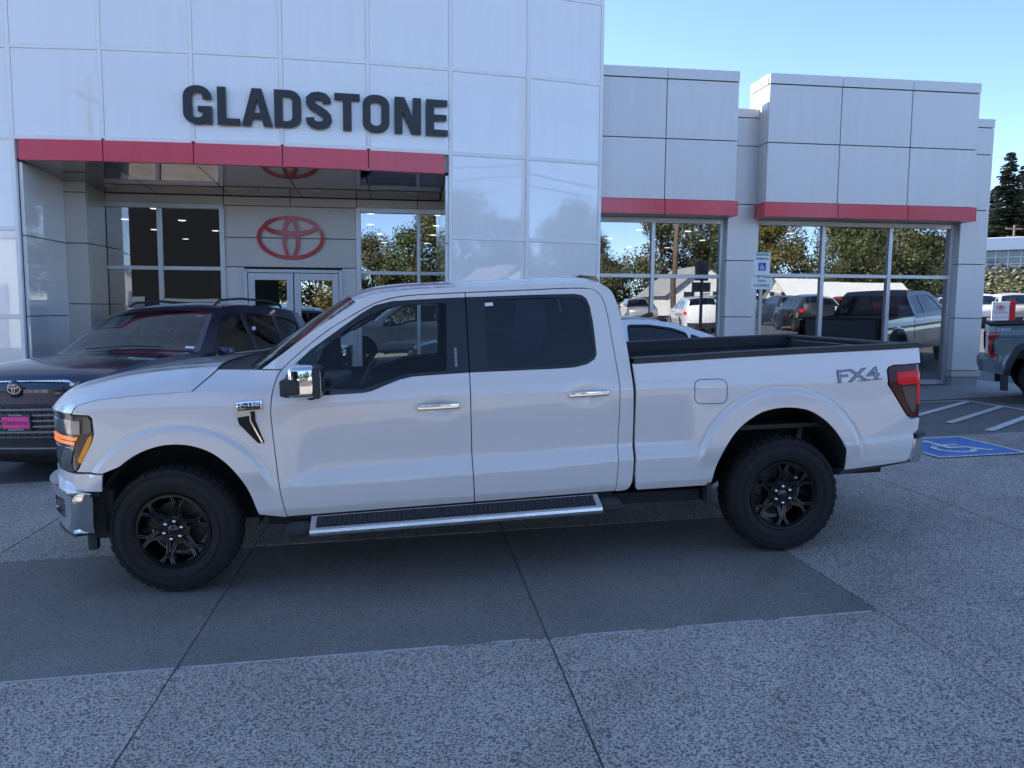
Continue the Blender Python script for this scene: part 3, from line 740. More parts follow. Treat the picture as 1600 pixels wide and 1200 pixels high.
for x, y in ((7.4, 16.2), (8.9, 16.6), (4.6, 16.5), (-4.6, 17.2), (.0, 17.4)):
    bpart(box('desk', x - .6, x + .6, y, y + .6, .15, .92, desk_m, None, .01)); bpart(box('screen', x - .25, x + .25, y + .3, y + .33, 1.0, 1.32, M('screen_black', (.015, .015, .02), .15)))
# ------------------------------------------------------------------ pickup truck (local: x rearward from front axle, y = -S, z up)
paint_w = M('truck_paint', (0.71, 0.695, 0.68), 0.42, metal=0.0, spec=0.5, coat=1.0, coat_rough=0.015, noise=(300, 0.01))
paint_w.node_tree.nodes['Principled BSDF'].inputs['Coat IOR'].default_value = 1.65
black_gloss = M('black_gloss', (0.012, 0.013, 0.016), 0.12, coat=0.5)
black_trim = M('black_trim', (0.022, 0.023, 0.026), 0.55, noise=(120, 0.15))
black_mat = M('black_plastic', (0.030, 0.031, 0.034), 0.7, noise=(60, 0.15))
under_m = M('underbody_black', (0.012, 0.012, 0.013), 0.85)
chrome = M('chrome', (0.80, 0.81, 0.83), 0.06, metal=1.0)
dark_chrome = M('satin_dark_metal', (0.10, 0.10, 0.11), 0.22, metal=1.0)
silver_m = M('brushed_silver', (0.62, 0.63, 0.65), 0.24, metal=1.0, noise=(25, 0.08))
rubber = M('tyre_rubber', (0.013, 0.0135, 0.0145), 0.85, noise=(25, 0.18))
rim_black = M('rim_gloss_black', (0.006, 0.006, 0.007), 0.22, spec=0.35)
disc_m = M('brake_disc', (0.07, 0.07, 0.07), 0.5, metal=1.0)
amber_m = M('amber_lens', (0.95, 0.36, 0.015), 0.2)
drl_m = M('amber_lit_strip', (0.85, 0.26, 0.06), 0.25, emit=(1.0, 0.26, 0.05), emit_s=0.22)
red_lens = M('red_lens', (0.85, 0.008, 0.014), 0.25, spec=.3); dark_red = M('dark_red_lens', (0.06, 0.004, 0.010), 0.14, spec=.35)
lens_grey = M('lens_clear_inner', (0.25, 0.26, 0.28), 0.10, metal=0.6, coat=1.0)
clear_g = glass('clear_car_glass', (0.80, 0.84, 0.83), f0=0.028); tint_g = glass('privacy_glass', (0.10, 0.12, 0.16), f0=0.06); ws_g = glass('windshield_glass', (0.70, 0.76, 0.74), f0=0.07)
cloth = M('seat_cloth', (0.035, 0.035, 0.04), 0.9, noise=(40, .2)); dash_m = M('dash_grey', (0.045, 0.046, 0.05), 0.6)
white_txt = M('badge_white', (0.80, 0.82, 0.85), 0.3); sticker_m = M('white_sticker', (0.78, 0.79, 0.80), 0.6, noise=(160, .15))

LOWC = [(0.45, .645), (.655, .650), (.70, .657), (.79, .691), (.86, .713), (1.085, .727), (1.87, .750), (2.31, .765), (2.83, .777), (2.95, .777), (3.28, .779), (3.325, .766), (3.415, .706), (3.5, .70)]
LOWR = [(0.45, .62), (.72, .636), (1.44, .648), (1.87, .659), (2.42, .675), (2.83, .700), (3.33, .70), (3.5, .69)]
Z1T = [(-.56, 1.150), (-.512, 1.196), (-.382, 1.227), (-.197, 1.244), (.084, 1.255), (.165, 1.255), (.35, 1.25), (.63, 1.22), (6, 1.22)]
KT = [(-.6, 1.6), (.1, 1.55), (.28, 1.45), (.40, 1.20), (.50, .95), (.66, .42), (.8, .36), (2.93, .36), (2.945, .20), (6, .20)]
HND = [(1.655, 1.10), (2.625, 1.145)]
def flare(x, z, cx, cz, r1):
    r = math.hypot(x - cx, z - cz)
    return (0.030 * (1 - sstep((r - (r1 - .034)) / .034)) - .004 * math.exp(-((r - r1 - .004) / .010)**2)) * sstep((z - .60) / .16)
def S_truck(x, z):
    s = 1.0
    if x < -.2: s -= .05 * ((-.2 - x) / .35)**2
    if x > 4.6: s -= .035 * ((x - 4.6) / .4)**2
    d = .038 * sstep((x - .68) / .22) * (1 - sstep((x - 3.28) / .13)) if x < 3.6 else 0.0
    zc, zr = pl(LOWC, x), pl(LOWR, x)
    zl = .49 + .018 * (x - .7) if x < 3.6 else .60
    z1 = pl(Z1T, x)
    zz = min(z, z1)
    if zz < zl: p = -.014 - .42 * (zl - zz)
    elif zz < zr: p = -.014 + .014 * (zz - zl) / max(.001, zr - zl)
    elif zz < zc: p = -d * (zz - zr) / max(.001, zc - zr)
    else:
        t = (zz - zc) / .42
        p = -d * (1 - sstep(t)) - .004 * sstep((zz - zc) / .012) * (1 if d > 0.002 else 0) * (1 - sstep(t))
    if x > 4.40: p += .014 * (1 - sstep((z - .728 - .045 * (x - 4.43)) / .02))
    # shoulder: slight inward turn above the belt crease
    if zz > 1.162: p -= .24 * (zz - 1.162)
    s += p
    if z > z1: s -= pl(KT, x) * (z - z1)
    if x < 1.2: s += flare(x, z, .055, .455, .602)
    if x > 3: s += flare(x, z, 3.955, .53, .607)
    for hx, hz in HND: 
        e = ((x - hx) / .085)**2 + ((z - hz) / .05)**2
        if e < 6: s -= .018 * math.exp(-e)
    return s
def side_normal(F, x, z, h=.006):
    dx = (F(x + h, z) - F(x - h, z)) / (2 * h); dz = (F(x, z + h) - F(x, z - h)) / (2 * h)
    return Vector((-dx, 1, -dz)).normalized()
def side_mesh(name, F, poly, holes=(), step=.02, off=0.0, rim=.02, lines=(), bstep=.03):
    """panel cut from the side surface S=F(x,z); built for S>0, in local (x, -S, z)"""
    pos, tri, bl = cdt_fill(poly, holes, step, lines, bstep)
    vs, ns, fs = [], [], []
    for x, z in pos:
        n = side_normal(F, x, z); s = F(x, z) + off
        vs.append((x, -s, z)); ns.append((n.x, -n.y, n.z))
    for t in tri:
        a, b, c = (pos[i] for i in t)
        cr = (b[0] - a[0]) * (c[1] - a[1]) - (b[1] - a[1]) * (c[0] - a[0])
        fs.append(t if cr > 0 else t[::-1])     # faces -y
    for l in bl:
        b0 = len(vs); m = len(l)
        ctr = area2([pos[i] for i in l]); outer = (l is bl[0])
        for q, i in enumerate(l):
            x, y, z = vs[i]; a = pos[l[q - 1]]; b = pos[l[(q + 1) % m]]
            e = Vector((b[0] - a[0], b[1] - a[1]))
            if e.length < 1e-9: e = Vector((1, 0))
            e.normalize(); nn = Vector((e.y, -e.x)) if ctr > 0 else Vector((-e.y, e.x))
            if not outer: nn = -nn
            vs.append((x, y, z)); vs.append((x, y + rim, z))
            N3 = (nn.x, -.35, nn.y); ns.append(N3); ns.append(N3)
        for q in range(m):
            a, b = b0 + 2 * q, b0 + 2 * ((q + 1) % m)
            fs.append((a, a + 1, b + 1, b) if (ctr > 0) == outer else (a, b, b + 1, a + 1))
    return vs, ns, fs
def make_side(name, data, mat, sgn=1, parent=None):
    vs, ns, fs = data
    if sgn < 0:
        vs = [(x, -y, z) for x, y, z in vs]; ns = [(x, -y, z) for x, y, z in ns]; fs = [f[::-1] for f in fs]
    me = mesh_pd(name, vs, fs)
    me.polygons.foreach_set('use_smooth', [True] * len(me.polygons))
    me.normals_split_custom_set_from_vertices([Vector(n).normalized() for n in ns])
    return link(name, me, mat, parent)
def grid(name, fn, nu, nv, mat, parent=None, smooth=True, flip=False, thick=0):
    vs = [fn(i / nu, j / nv) for j in range(nv + 1) for i in range(nu + 1)]
    fs = []
    for j in range(nv):
        for i in range(nu):
            a = j * (nu + 1) + i; f = (a, a + 1, a + nu + 2, a + nu + 1); fs.append(f[::-1] if flip else f)
    o = link(name, mesh_pd(name, vs, fs), mat, parent, smooth=smooth)
    return o
TRK = tag(empty('pickup_truck'), 'light grey crew cab pickup with black wheels parked broadside in front of the entrance', 'pickup truck')
_th = -0.0045
_a = Vector((math.cos(_th) * math.cos(TAU), math.sin(_th) * math.cos(TAU), math.sin(TAU))); _n = Vector((math.sin(_th), -math.cos(_th), 0)); _u = _a.cross(-_n)
TRK.matrix_world = Matrix.Translation((TX, TY, 0.010)) @ Matrix((_a, -_n, _u)).transposed().to_4x4()
SEAM_F = [(.687, .438), (.658, .612), (.641, .846), (.629, 1.068), (.631, 1.147), (.652, 1.274), (.699, 1.368), (.836, 1.491), (.975, 1.596), (1.136, 1.692), (1.279, 1.765), (1.402, 1.798), (1.547, 1.813), (1.868, 1.821)]
SEAM_R = [(1.868, 1.821), (2.306, 1.829), (2.522, 1.834), (2.667, 1.832), (2.725, 1.824), (2.765, 1.794), (2.79, 1.747), (2.809, 1.648), (2.825, 1.459), (2.837, 1.301), (2.843, 1.198), (2.842, .95), (2.829, .704), (2.813, .485)]
TRIM_F = [(1.868, 1.787), (1.753, 1.785), (1.546, 1.779), (1.391, 1.773), (1.279, 1.748), (1.196, 1.701), (1.054, 1.604), (.875, 1.48), (.738, 1.357), (.690, 1.235), (.690, 1.208), (.72, 1.198), (.931, 1.203), (1.20, 1.211), (1.25, 1.220), (1.325, 1.249), (1.426, 1.284), (1.50, 1.298), (1.60, 1.303), (1.868, 1.311)]
TRIM_R = [(1.868, 1.311), (2.141, 1.313), (2.45, 1.316), (2.561, 1.321), (2.64, 1.338), (2.69, 1.366), (2.707, 1.396), (2.706, 1.50), (2.702, 1.619), (2.692, 1.71), (2.676, 1.757), (2.648, 1.782), (2.60, 1.792), (2.45, 1.793), (2.282, 1.792), (1.868, 1.787)]
GLS_F = [(.902, 1.487), (.902, 1.41), (.935, 1.232), (1.215, 1.232), (1.30, 1.262), (1.40, 1.296), (1.47, 1.313), (1.55, 1.318), (1.725, 1.322), (1.742, 1.755), (1.55, 1.752), (1.40, 1.742), (1.318, 1.720), (1.175, 1.651), (1.034, 1.566)]
GLS_R = [(1.992, 1.330), (2.141, 1.331), (2.45, 1.334), (2.555, 1.339), (2.63, 1.356), (2.675, 1.382), (2.688, 1.405), (2.687, 1.50), (2.683, 1.612), (2.673, 1.705), (2.660, 1.742), (2.638, 1.763), (2.59, 1.773), (2.282, 1.773), (1.984, 1.768)]
ARCH_F = [(.518, .463), (.506, .50), (.480, .588), (.436, .693), (.368, .790), (.275, .873), (.168, .922), (.059, .939), (-.047, .930), (-.155, .893), (-.253, .831), (-.341, .748), (-.375, .700), (-.393, .664)]
ARCH_R = [(3.470, .490), (3.497, .608), (3.547, .743), (3.645, .876), (3.773, .965), (3.870, .995), (3.965, 1.004), (4.060, .996), (4.155, .970), (4.265, .898), (4.355, .800), (4.416, .686), (4.434, .545)]
def smooth_line(pts, step=.02):
    """Catmull-Rom resample of an open polyline in the plane"""
    out = []; n = len(pts)
    for i in range(n - 1):
        p0 = Vector(pts[max(0, i - 1)]); p1 = Vector(pts[i]); p2 = Vector(pts[i + 1]); p3 = Vector(pts[min(n - 1, i + 2)])
        k = max(1, int((p2 - p1).length / step))
        for j in range(k):
            t = j / k
            q = 0.5 * ((2 * p1) + (p2 - p0) * t + (2 * p0 - 5 * p1 + 4 * p2 - p3) * t * t + (3 * p1 - p0 - 3 * p2 + p3) * t**3)
            out.append((q.x, q.y))
    out.append(tuple(pts[-1])); return out
SF, SR, AF, AR = smooth_line(SEAM_F), smooth_line(SEAM_R), smooth_line(ARCH_F), smooth_line(ARCH_R)
G = .0035
fd = offset(SF + TRIM_F + [(1.866, 1.10), (1.867, .75), (1.874, .464)], G)
fdh = None
rd = offset([(1.874, .464), (1.867, .75), (1.866, 1.10)] + TRIM_R[:1] + TRIM_R[1:] + SR, G)
fender = offset([(.687, .432)] + SF[1:] [: [i for i, p in enumerate(SF) if p[1] < 1.366][-1]] + [(.697, 1.366), (.572, 1.367), (.45, 1.370), (.35, 1.373), (.287, 1.374), (.168, 1.257)] + [(x, pl(Z1T, x)) for x in (.084, -.05, -.197, -.30, -.382, -.45, -.512)] + [(-.545, 1.150), (-.540, 1.137), (-.438, 1.131), (-.421, 1.112), (-.418, 1.02), (-.436, .968), (-.527, .812), (-.550, .785), (-.372, .779)] + AF[::-1][int(len(AF) * .17):], G)
A_OUT = [(.569, 1.371), (.729, 1.483), (.873, 1.588), (1.038, 1.695), (1.161, 1.772), (1.25, 1.808), (1.32, 1.826), (1.402, 1.838), (1.547, 1.849), (1.87, 1.857), (2.306, 1.864), (2.522, 1.868), (2.667, 1.868), (2.75, 1.862), (2.805, 1.846), (2.845, 1.815), (2.872, 1.759), (2.897, 1.645), (2.911, 1.526), (2.921, 1.401), (2.926, 1.298), (2.934, 1.125), (2.937, .913), (2.930, .667), (2.921, .549), (2.900, .500), (2.875, .487), (2.822, .485)]
AO = smooth_line(A_OUT)
i0 = [i for i, p in enumerate(SF) if p[1] < 1.371][-1]
cabf = AO + [(p[0] + (.0035 if p[0] > 2.6 else 0), p[1] + (.003 if p[0] < 2.7 else 0)) for p in (SR[::-1] + SF[::-1][1:len(SF) - i0])]
bed = [(2.955, 1.124), (2.952, 1.20), (2.945, 1.30), (2.942, 1.327), (3.25, 1.334), (3.678, 1.346), (4.11, 1.354), (4.70, 1.362), (4.998, 1.366), (4.996, 1.262), (4.78, 1.258), (4.735, 1.245), (4.722, 1.225), (4.722, 1.126), (4.745, 1.095), (4.868, .915), (4.900, .882), (4.925, .876), (4.985, .880), (4.974, .800), (4.955, .786), (4.935, .775), (4.905, .60), (4.895, .583)] + AR[::-1] + [(3.43, .489), (2.965, .485), (2.952, .50), (2.945, .60), (2.953, .75)]
bed = offset(bed, .001)
LINES = [resample([(x, z + d) for x, z in LOWC], .03, False) for d in (-.010, 0, .010)] + [resample(LOWR, .03, False)]
def arcs(cx, cz, r1): return [[(cx + (r1 + d) * math.cos(a), cz + (r1 + d) * math.sin(a)) for a in [math.pi * k / 48 for k in range(-4, 53)]] for d in (-.036, -.018, -.006, .004, .016)]
D_fd = side_mesh('front_door', S_truck, fd, step=.018, lines=LINES); D_rd = side_mesh('rear_door', S_truck, rd, step=.018, lines=LINES)
D_fe = side_mesh('front_fender', S_truck, fender, step=.016, lines=arcs(.055, .455, .602)); D_cf = side_mesh('cab_pillars', S_truck, cabf, step=.02, rim=.03, bstep=.025); D_bd = side_mesh('bed_side', S_truck, bed, step=.018, lines=LINES + arcs(3.955, .53, .607), rim=.03)
tf = [(1.864, p[1]) if p[0] > 1.86 else p for p in TRIM_F]; tr = [(1.872, p[1]) if p[0] < 1.88 else p for p in TRIM_R]
D_tf = side_mesh('window_trim', S_truck, tf, [rounded(GLS_F, .015, 2)], step=.03, off=-.004); D_tr = side_mesh('window_trim', S_truck, tr, [rounded(GLS_R, .01, 2)], step=.03, off=-.004)
D_gf = side_mesh('window', S_truck, offset(rounded(GLS_F, .015, 2), -.004), step=.05, off=-.014, rim=.001); D_gr = side_mesh('window', S_truck, offset(rounded(GLS_R, .01, 2), -.004), step=.05, off=-.012, rim=.001)
# dark inner shell behind the doors, with window openings
shell = [(.70, .47), (.66, .9), (.66, 1.2), (.76, 1.40), (1.05, 1.63), (1.30, 1.76), (1.5, 1.80), (2.6, 1.81), (2.74, 1.77), (2.80, 1.6), (2.83, 1.2), (2.83, .8), (2.80, .50)]
D_sh = side_mesh('inner_panel', S_truck, shell, [offset(GLS_F, -.012), offset(GLS_R, -.012)], step=.05, off=-.05, rim=.03)
def wrap(p, z, off=0.0):
    """front plan curve: p = x on the flank (p >= -.55), runs on round the nose for p < -.55"""
    if p >= -.55: return (p, -(S_truck(p, z) + off), z)
    q = max(0.0, 1 - (-.55 - p) / 1.05)     # 1 at the corner, 0 on the centre line
    sx = lambda q: -.90 + .35 * q**2.8
    base = S_truck(-.55, min(max(z, .62), 1.14))
    x0, y0 = sx(q), base * q; x1, y1 = sx(min(1, q + .02)), base * min(1, q + .02)
    t = Vector((x1 - x0, y1 - y0)); t = t.normalized() if t.length > 1e-6 else Vector((0, 1))
    return (x0 - t.y * off, -(y0 + t.x * off), z)
def wrap_panel(name, poly, mat, parent, sgn, off=0.0, step=.03, rim=.02, holes=()):
    pos, tri, bl = cdt_fill(poly, holes, step, (), step)
    vs = [wrap(p, z, off) for p, z in pos]; n = len(vs)
    vs += [wrap(p, z, off - rim) for p, z in pos]
    fs = [t for t in tri]
    for l in bl:
        for i in range(len(l)):
            a, b = l[i], l[(i + 1) % len(l)]; fs.append((a, b, b + n, a + n))
    if sgn < 0: vs = [(x, -y, z) for x, y, z in vs]
    bm = bmesh.new(); bv = [bm.verts.new(v) for v in vs]
    for f in fs:
        try: bm.faces.new([bv[i] for i in f])
        except ValueError: pass
    o = link(name, bm_mesh(bm, name), mat, parent); sharp(o, 40); return o
def tname(o, nm): o.name = nm; return o
for sg in (1, -1):
    near = sg > 0
    f = make_side('front_door', D_fd, paint_w, sg, TRK); make_side('window_trim', D_tf, black_gloss, sg, f); make_side('window', D_gf, clear_g, sg, f)
    r = make_side('rear_door', D_rd, paint_w, sg, TRK); make_side('window_trim', D_tr, black_gloss, sg, r); make_side('window', D_gr, tint_g, sg, r)
    for d, (hx, hz), sl in ((f, (1.660, 1.105), .02), (r, (2.636, 1.147), .02)):
        bm = bmesh.new(); s = S_truck(hx, hz + .09)
        bm_box(bm, -.132, .132, -.012, .012, -.019, .019, Matrix.Translation((hx, -sg * (s + .020), hz)) @ Matrix.Rotation(-sl * .5, 4, 'Y'), .008, 3)
        for e in (-.118, .118): bm_box(bm, e - .012, e + .012, -.022, .01, -.012, .012, Matrix.Translation((hx + e * 0, -sg * (s - .0), hz)), .003)
        sharp(link('handle', bm_mesh(bm, 'handle'), chrome, d))
    fe = make_side('front_fender', D_fe, paint_w, sg, TRK); make_side('cab_pillars', D_cf, paint_w, sg, TRK); bd = make_side('bed_side', D_bd, paint_w, sg, TRK); make_side('inner_panel', D_sh, dash_m, sg, TRK)
    # wheel arch liners
    for arch, x0 in ((AF, .05), (AR, 3.955)):
        a2 = [(arch[0][0] + .0, .40)] + list(arch) + [(arch[-1][0] - .0, .40 if x0 < 1 else .53)]
        vs = []; 
        for x, z in a2:
            s = S_truck(x, max(.5, z)) - .012; vs += [(x, -sg * s, z), (x, -sg * .56, z)]
        m = len(a2); fs = [(2 * i, 2 * i + 1, 2 * i + 3, 2 * i + 2) for i in range(m - 1)]
        b0 = len(vs); vs += [(x, -sg * .56, z) for x, z in a2]; fs.append(tuple(range(b0, b0 + m)))
        link('arch_liner', mesh_pd('arch_liner', vs, fs), under_m, TRK)
    # headlamp with its pieces
    hl = wrap_panel('headlight', [(-.421, 1.10), (-.425, 1.014), (-.445, .962), (-.535, .812), (-.57, .788), (-.62, .778), (-1.05, .785), (-1.05, 1.128), (-.56, 1.133), (-.445, 1.129)], black_gloss, TRK, sg, -.006)
    wrap_panel('side_marker', [(-.428, 1.012), (-.452, 1.000), (-.530, .860), (-.520, .842), (-.506, .842), (-.440, .965)], amber_m, hl, sg, .002, .02, .01)
    wrap_panel('running_light', [(-.532, .980), (-.95, .976), (-.95, .996), (-.52, 1.000)], drl_m, hl, sg, .003, .03, .008); wrap_panel('running_light', [(-.548, .952), (-.95, .946), (-.95, .964), (-.540, .969)], drl_m, hl, sg, .003, .03, .008)
    wrap_panel('lens', [(-.505, 1.018), (-.90, 1.014), (-.90, 1.095), (-.500, 1.100)], lens_grey, hl, sg, .000, .03, .006); wrap_panel('lens', [(-.60, .83), (-.90, .83), (-.90, .925), (-.555, .93)], M('lens_smoke', (.05, .05, .055), .08, coat=1.0), hl, sg, .000, .03, .006)
    wrap_panel('lens_cover', [(-.430, 1.098), (-.432, 1.030), (-.478, 1.020), (-.476, 1.122), (-.444, 1.122)], M('lamp_smoke_grey', (.06, .065, .07), .12, coat=1.0), hl, sg, .001, .03, .006)
    wrap_panel('valance', [(-.374, .774), (-.393, .668), (-1.6, .668), (-1.6, .774)] if True else [], paint_w, TRK, sg, .0, .03)
    bp_ = [(-.440, .640), (-.462, .405), (-.60, .408), (-.78, .46), (-.95, .50), (-1.6, .50), (-1.6, .655), (-.47, .640)]
    fog = rounded([(-.635, .612), (-.635, .490), (-.81, .510), (-.81, .612)], .015, 3)
    bpn = wrap_panel('front_bumper', bp_, chrome, TRK, sg, .035, .018, .05, [fog])
    wrap_panel('fog_recess', offset(fog, -.01), black_mat, bpn, sg, .008, .03, .01)
    for k in range(3): wrap_panel('fog_bar', [(-.645, .520 + .026 * k), (-.70, .520 + .026 * k), (-.70, .533 + .026 * k), (-.645, .533 + .026 * k)], black_gloss, bpn, sg, .022, .03, .01)
    wrap_panel('bumper_lip', [(-.445, .660), (-.444, .643), (-.60, .652), (-1.6, .662), (-1.6, .690), (-.75, .690), (-.60, .672)], chrome, bpn, sg, .050, .03, .05)
    wrap_panel('gap_strip', [(-.40, .690), (-.42, .630), (-1.6, .630), (-1.6, .690)], black_mat, TRK, sg, -.012, .04)
    wrap_panel('air_dam', [(-.47, .420), (-.47, .385), (-.62, .375), (-1.6, .42), (-1.6, .50), (-.8, .47)], black_mat, TRK, sg, .015, .05)
    box('tow_hook', -.60, -.54, -sg * .72 - .03, -sg * .72 + .03, .235, .42, M('hook_grey', (.035, .045, .045), .5), TRK, .012, 2)
    box('splash_guard', -.475, -.35, *sorted((-sg * .62, -sg * .935)), .36, .665, under_m, TRK, .01)
    # grille half
    wrap_panel('grille', [(-1.06, .80), (-1.6, .80), (-1.6, 1.12), (-1.06, 1.12)], black_mat, TRK, sg, -.05, .05)
    for k in range(5): wrap_panel('grille_bar', [(-1.05, .83 + .065 * k), (-1.6, .83 + .065 * k), (-1.6, .855 + .065 * k), (-1.05, .855 + .065 * k)], dark_chrome, TRK, sg, -.005, .05, .03)
    wrap_panel('nose_trim', [(-.553, 1.136), (-1.6, 1.128), (-1.6, 1.150), (-.555, 1.146)], black_gloss, TRK, sg, .004, .04, .03)
    # tail light
    tl_o = [(4.731, 1.225), (4.742, 1.243), (4.78, 1.251), (4.99, 1.254), (5.010, 1.13), (5.006, .989), (4.985, .892), (4.93, .885), (4.905, .890), (4.875, .920), (4.755, 1.095), (4.733, 1.128)]
    def S_tl(x, z): return S_truck(min(x, 4.96), z) - max(0, x - 4.955)**2 * 18
    D_tl = side_mesh('tail_light', S_tl, rounded(tl_o, .012, 2), step=.03, off=.004, rim=.05); tl = make_side('tail_light', D_tl, dark_red, sg, TRK)
    for nm, q, mm in (('lens', [(4.79, 1.205), (4.955, 1.215), (5.000, 1.20), (5.004, .985), (4.952, .98), (4.948, 1.11), (4.945, 1.125), (4.83, 1.120), (4.795, 1.135)], red_lens), ('reverse_lens', [(4.825, 1.105), (4.93, 1.112), (4.945, 1.10), (4.948, .985), (4.94, .93), (4.915, .925), (4.86, 1.02)], M('reverse_smoke', (.05, .05, .055), .12))):
        make_side(nm, side_mesh(nm, S_tl, rounded(q, .01, 2), step=.03, off=.008, rim=.004), mm, sg, tl)
    # bed rail cap, inner wall
    capz = lambda x: pl([(2.94, 1.330), (3.25, 1.337), (3.678, 1.349), (4.11, 1.357), (4.70, 1.365), (5.0, 1.369)], x)
    def cap(u, v, sg=sg):
        x = lerp(2.945, 4.995, u); z = capz(x); so = S_truck(x, z) + .006
        prof = [(so, z), (so, z + .026), (so - .008, z + .033), (so - .13, z + .034), (so - .145, z + .025), (so - .145, z - .06)]
        s, zz = prof[min(5, int(round(v * 5)))]
        return (x, -sg * s, zz)
    sharp(grid('bed_rail_cap', cap, 24, 5, black_trim, TRK, flip=sg < 0), 30)
    link('bed_inner_wall', mesh_pd('bed_inner_wall', [(2.98, -sg * .83, 1.02), (4.93, -sg * .83, 1.02), (4.93, -sg * .83, 1.32), (2.98, -sg * .83, 1.30)], [(0, 1, 2, 3)]), black_mat, TRK)
    for x in (3.3, 3.7, 4.3, 4.7): box('bed_rib', x - .05, x + .05, -sg * .83 - .012, -sg * .83 + .012, 1.03, 1.24, black_mat, TRK, .004)
    # running board
    prof = [(1.125, .350), (1.128, .368), (1.124, .386), (1.112, .393), (.985, .440), (.985, .36)]
    vs = [(x, -sg * s_, z_) for x in (.85, 2.695) for s_, z_ in prof]; k6 = len(prof)
    rb = link('running_board', mesh_pd('running_board', vs, [(i, (i + 1) % k6, k6 + (i + 1) % k6, k6 + i) for i in range(k6)] + [tuple(range(k6))[::-1], tuple(range(k6, 2 * k6))]), silver_m, TRK)
    bm = bmesh.new(); mt = Matrix.Translation((0, -sg * 1.0485, .4165)) @ Matrix.Rotation(sg * math.atan2(.047, .127), 4, 'X')
    for k in range(58):
        x = .90 + k * .0305; bm_box(bm, x, x + .017, -.049, .049, .003, .0085, mt)
    bm_box(bm, .885, 2.66, -.054, .054, -.004, .0035, mt)
    link('step_pad', bm_mesh(bm, 'step_pad'), black_mat, rb)
    for a, b in ((.70, .849), (2.696, 2.83)): box('end_cap', a, b, *sorted((-sg * .97, -sg * 1.10)), .345, .415, black_mat, rb, .02, 2)
    for x in (.95, 1.8, 2.6): box('bracket', x - .04, x + .04, *sorted((-sg * .6, -sg * 1.0)), .37, .43, under_m, rb)
    for o in [rb] + list(rb.children):
        if o is rb: o.rotation_euler = (0, -.021, 0); o.location = (0, 0, -.020)
    # rocker below doors
    box('rocker', .72, 2.80, *sorted((-sg * .80, -sg * .955)), .40, .50, under_m, TRK, .02)
    # mud flap and rear corner guard
    box('mud_flap', 3.445, 3.475, *sorted((-sg * .76, -sg * .98)), .36, .51, black_mat, TRK, .006)
    lst = [(4.39, .51), (4.42, .545), (4.90, .583), (4.915, .60), (4.92, .575), (4.60, .535)]
    make_side('lower_strip', side_mesh('lower_strip', lambda x, z: .972, lst, step=.05, rim=.06), black_mat, sg, TRK)
    # rear bumper corner
    def rbc(u, v, sg=sg):
        a = u * 1.45; x = 4.915 + .18 * math.sin(a) + (.03 * v if u < .01 else 0); s_ = .988 - .20 * (1 - math.cos(a)); zb = pl([(0, .570), (.35, .568), (.7, .585), (1, .60)], u)
        return (x - .012 * abs(v - .45) * 2 * u, -sg * (s_ - .03 * max(0, .3 - v)), lerp(zb, .737, v))
    rbp = grid('rear_bumper_corner', rbc, 16, 10, M('bumper_chrome', (.62, .63, .65), .10, metal=1.0), TRK, flip=sg < 0)
    sharp(plate('bumper_step', rounded([(4.945, .738), (4.960, .772), (5.084, .770), (5.091, .738)], .008, 2), black_trim, (lambda sg: lambda u, v, w: (u, -sg * (.989 - w - max(0, u - 5.0) * 1.1), v))(sg), .30, rbp))
    # door mirror
    mr = empty('door_mirror', (0, 0, 0), parent=TRK)
    bm = bmesh.new(); bm_box(bm, .79, .945, *sorted((-sg * 1.10, -sg * 1.33)), 1.225, 1.412, None, .03, 3)
    sharp(link('mirror_cap', bm_mesh(bm, 'mirror_cap'), chrome, mr), 50)
    bm = bmesh.new(); bm_box(bm, .93, .972, *sorted((-sg * 1.085, -sg * 1.335)), 1.218, 1.402, None, .014, 2); sharp(link('mirror_rim', bm_mesh(bm, 'mirror_rim'), black_mat, mr), 50)
    box('mirror_glass', .972, .976, *sorted((-sg * 1.11, -sg * 1.31)), 1.235, 1.385, M('mirror_glass', (.9, .9, .9), .01, metal=1.0), mr)
    bm = bmesh.new(); bm_box(bm, .745, .858, *sorted((-sg * .93, -sg * 1.345)), 1.246, 1.335, None, .014, 2); bm_box(bm, .79, .88, *sorted((-sg * 1.06, -sg * 1.17)), 1.222, 1.25, None, .008, 2)
    sharp(link('mirror_arm', bm_mesh(bm, 'mirror_arm'), black_mat, mr), 50)
    bm = bmesh.new(); bmesh.ops.create_uvsphere(bm, u_segments=14, v_segments=8, radius=.024, matrix=Matrix.Translation((.90, -sg * 1.17, 1.213)) @ Matrix.Diagonal((1.2, 1, .8, 1))); link('puddle_lamp', bm_mesh(bm, 'puddle_lamp'), black_gloss, mr, smooth=True)
# fuel door, keypad, stickers, badges on the driver's side
fuel = rounded([(3.348, 1.213), (3.576, 1.211), (3.576, 1.043), (3.348, 1.047)], .055, 5)
make_side('fuel_door_seam', side_mesh('fuel_door_seam', S_truck, fuel, [offset(fuel, .0045)], off=.0012, rim=.003, step=None, bstep=.02), black_trim, 1, TRK)
bed_rt = offset([(2.955, .51), (2.962, .60), (2.966, .9), (2.962, 1.2), (2.955, 1.31), (2.930, 1.30), (2.938, 1.12), (2.941, .9), (2.934, .66), (2.925, .54)], 0)
make_side('bed_gap', side_mesh('bed_gap', S_truck, bed_rt, off=-.03, step=.05), under_m, 1, TRK)
make_side('keypad', side_mesh('keypad', S_truck, [(1.775, 1.345), (1.795, 1.345), (1.795, 1.47), (1.775, 1.47)], off=.0005, step=None), M('keypad_grey', (.10, .11, .13), .3), 1, TRK)
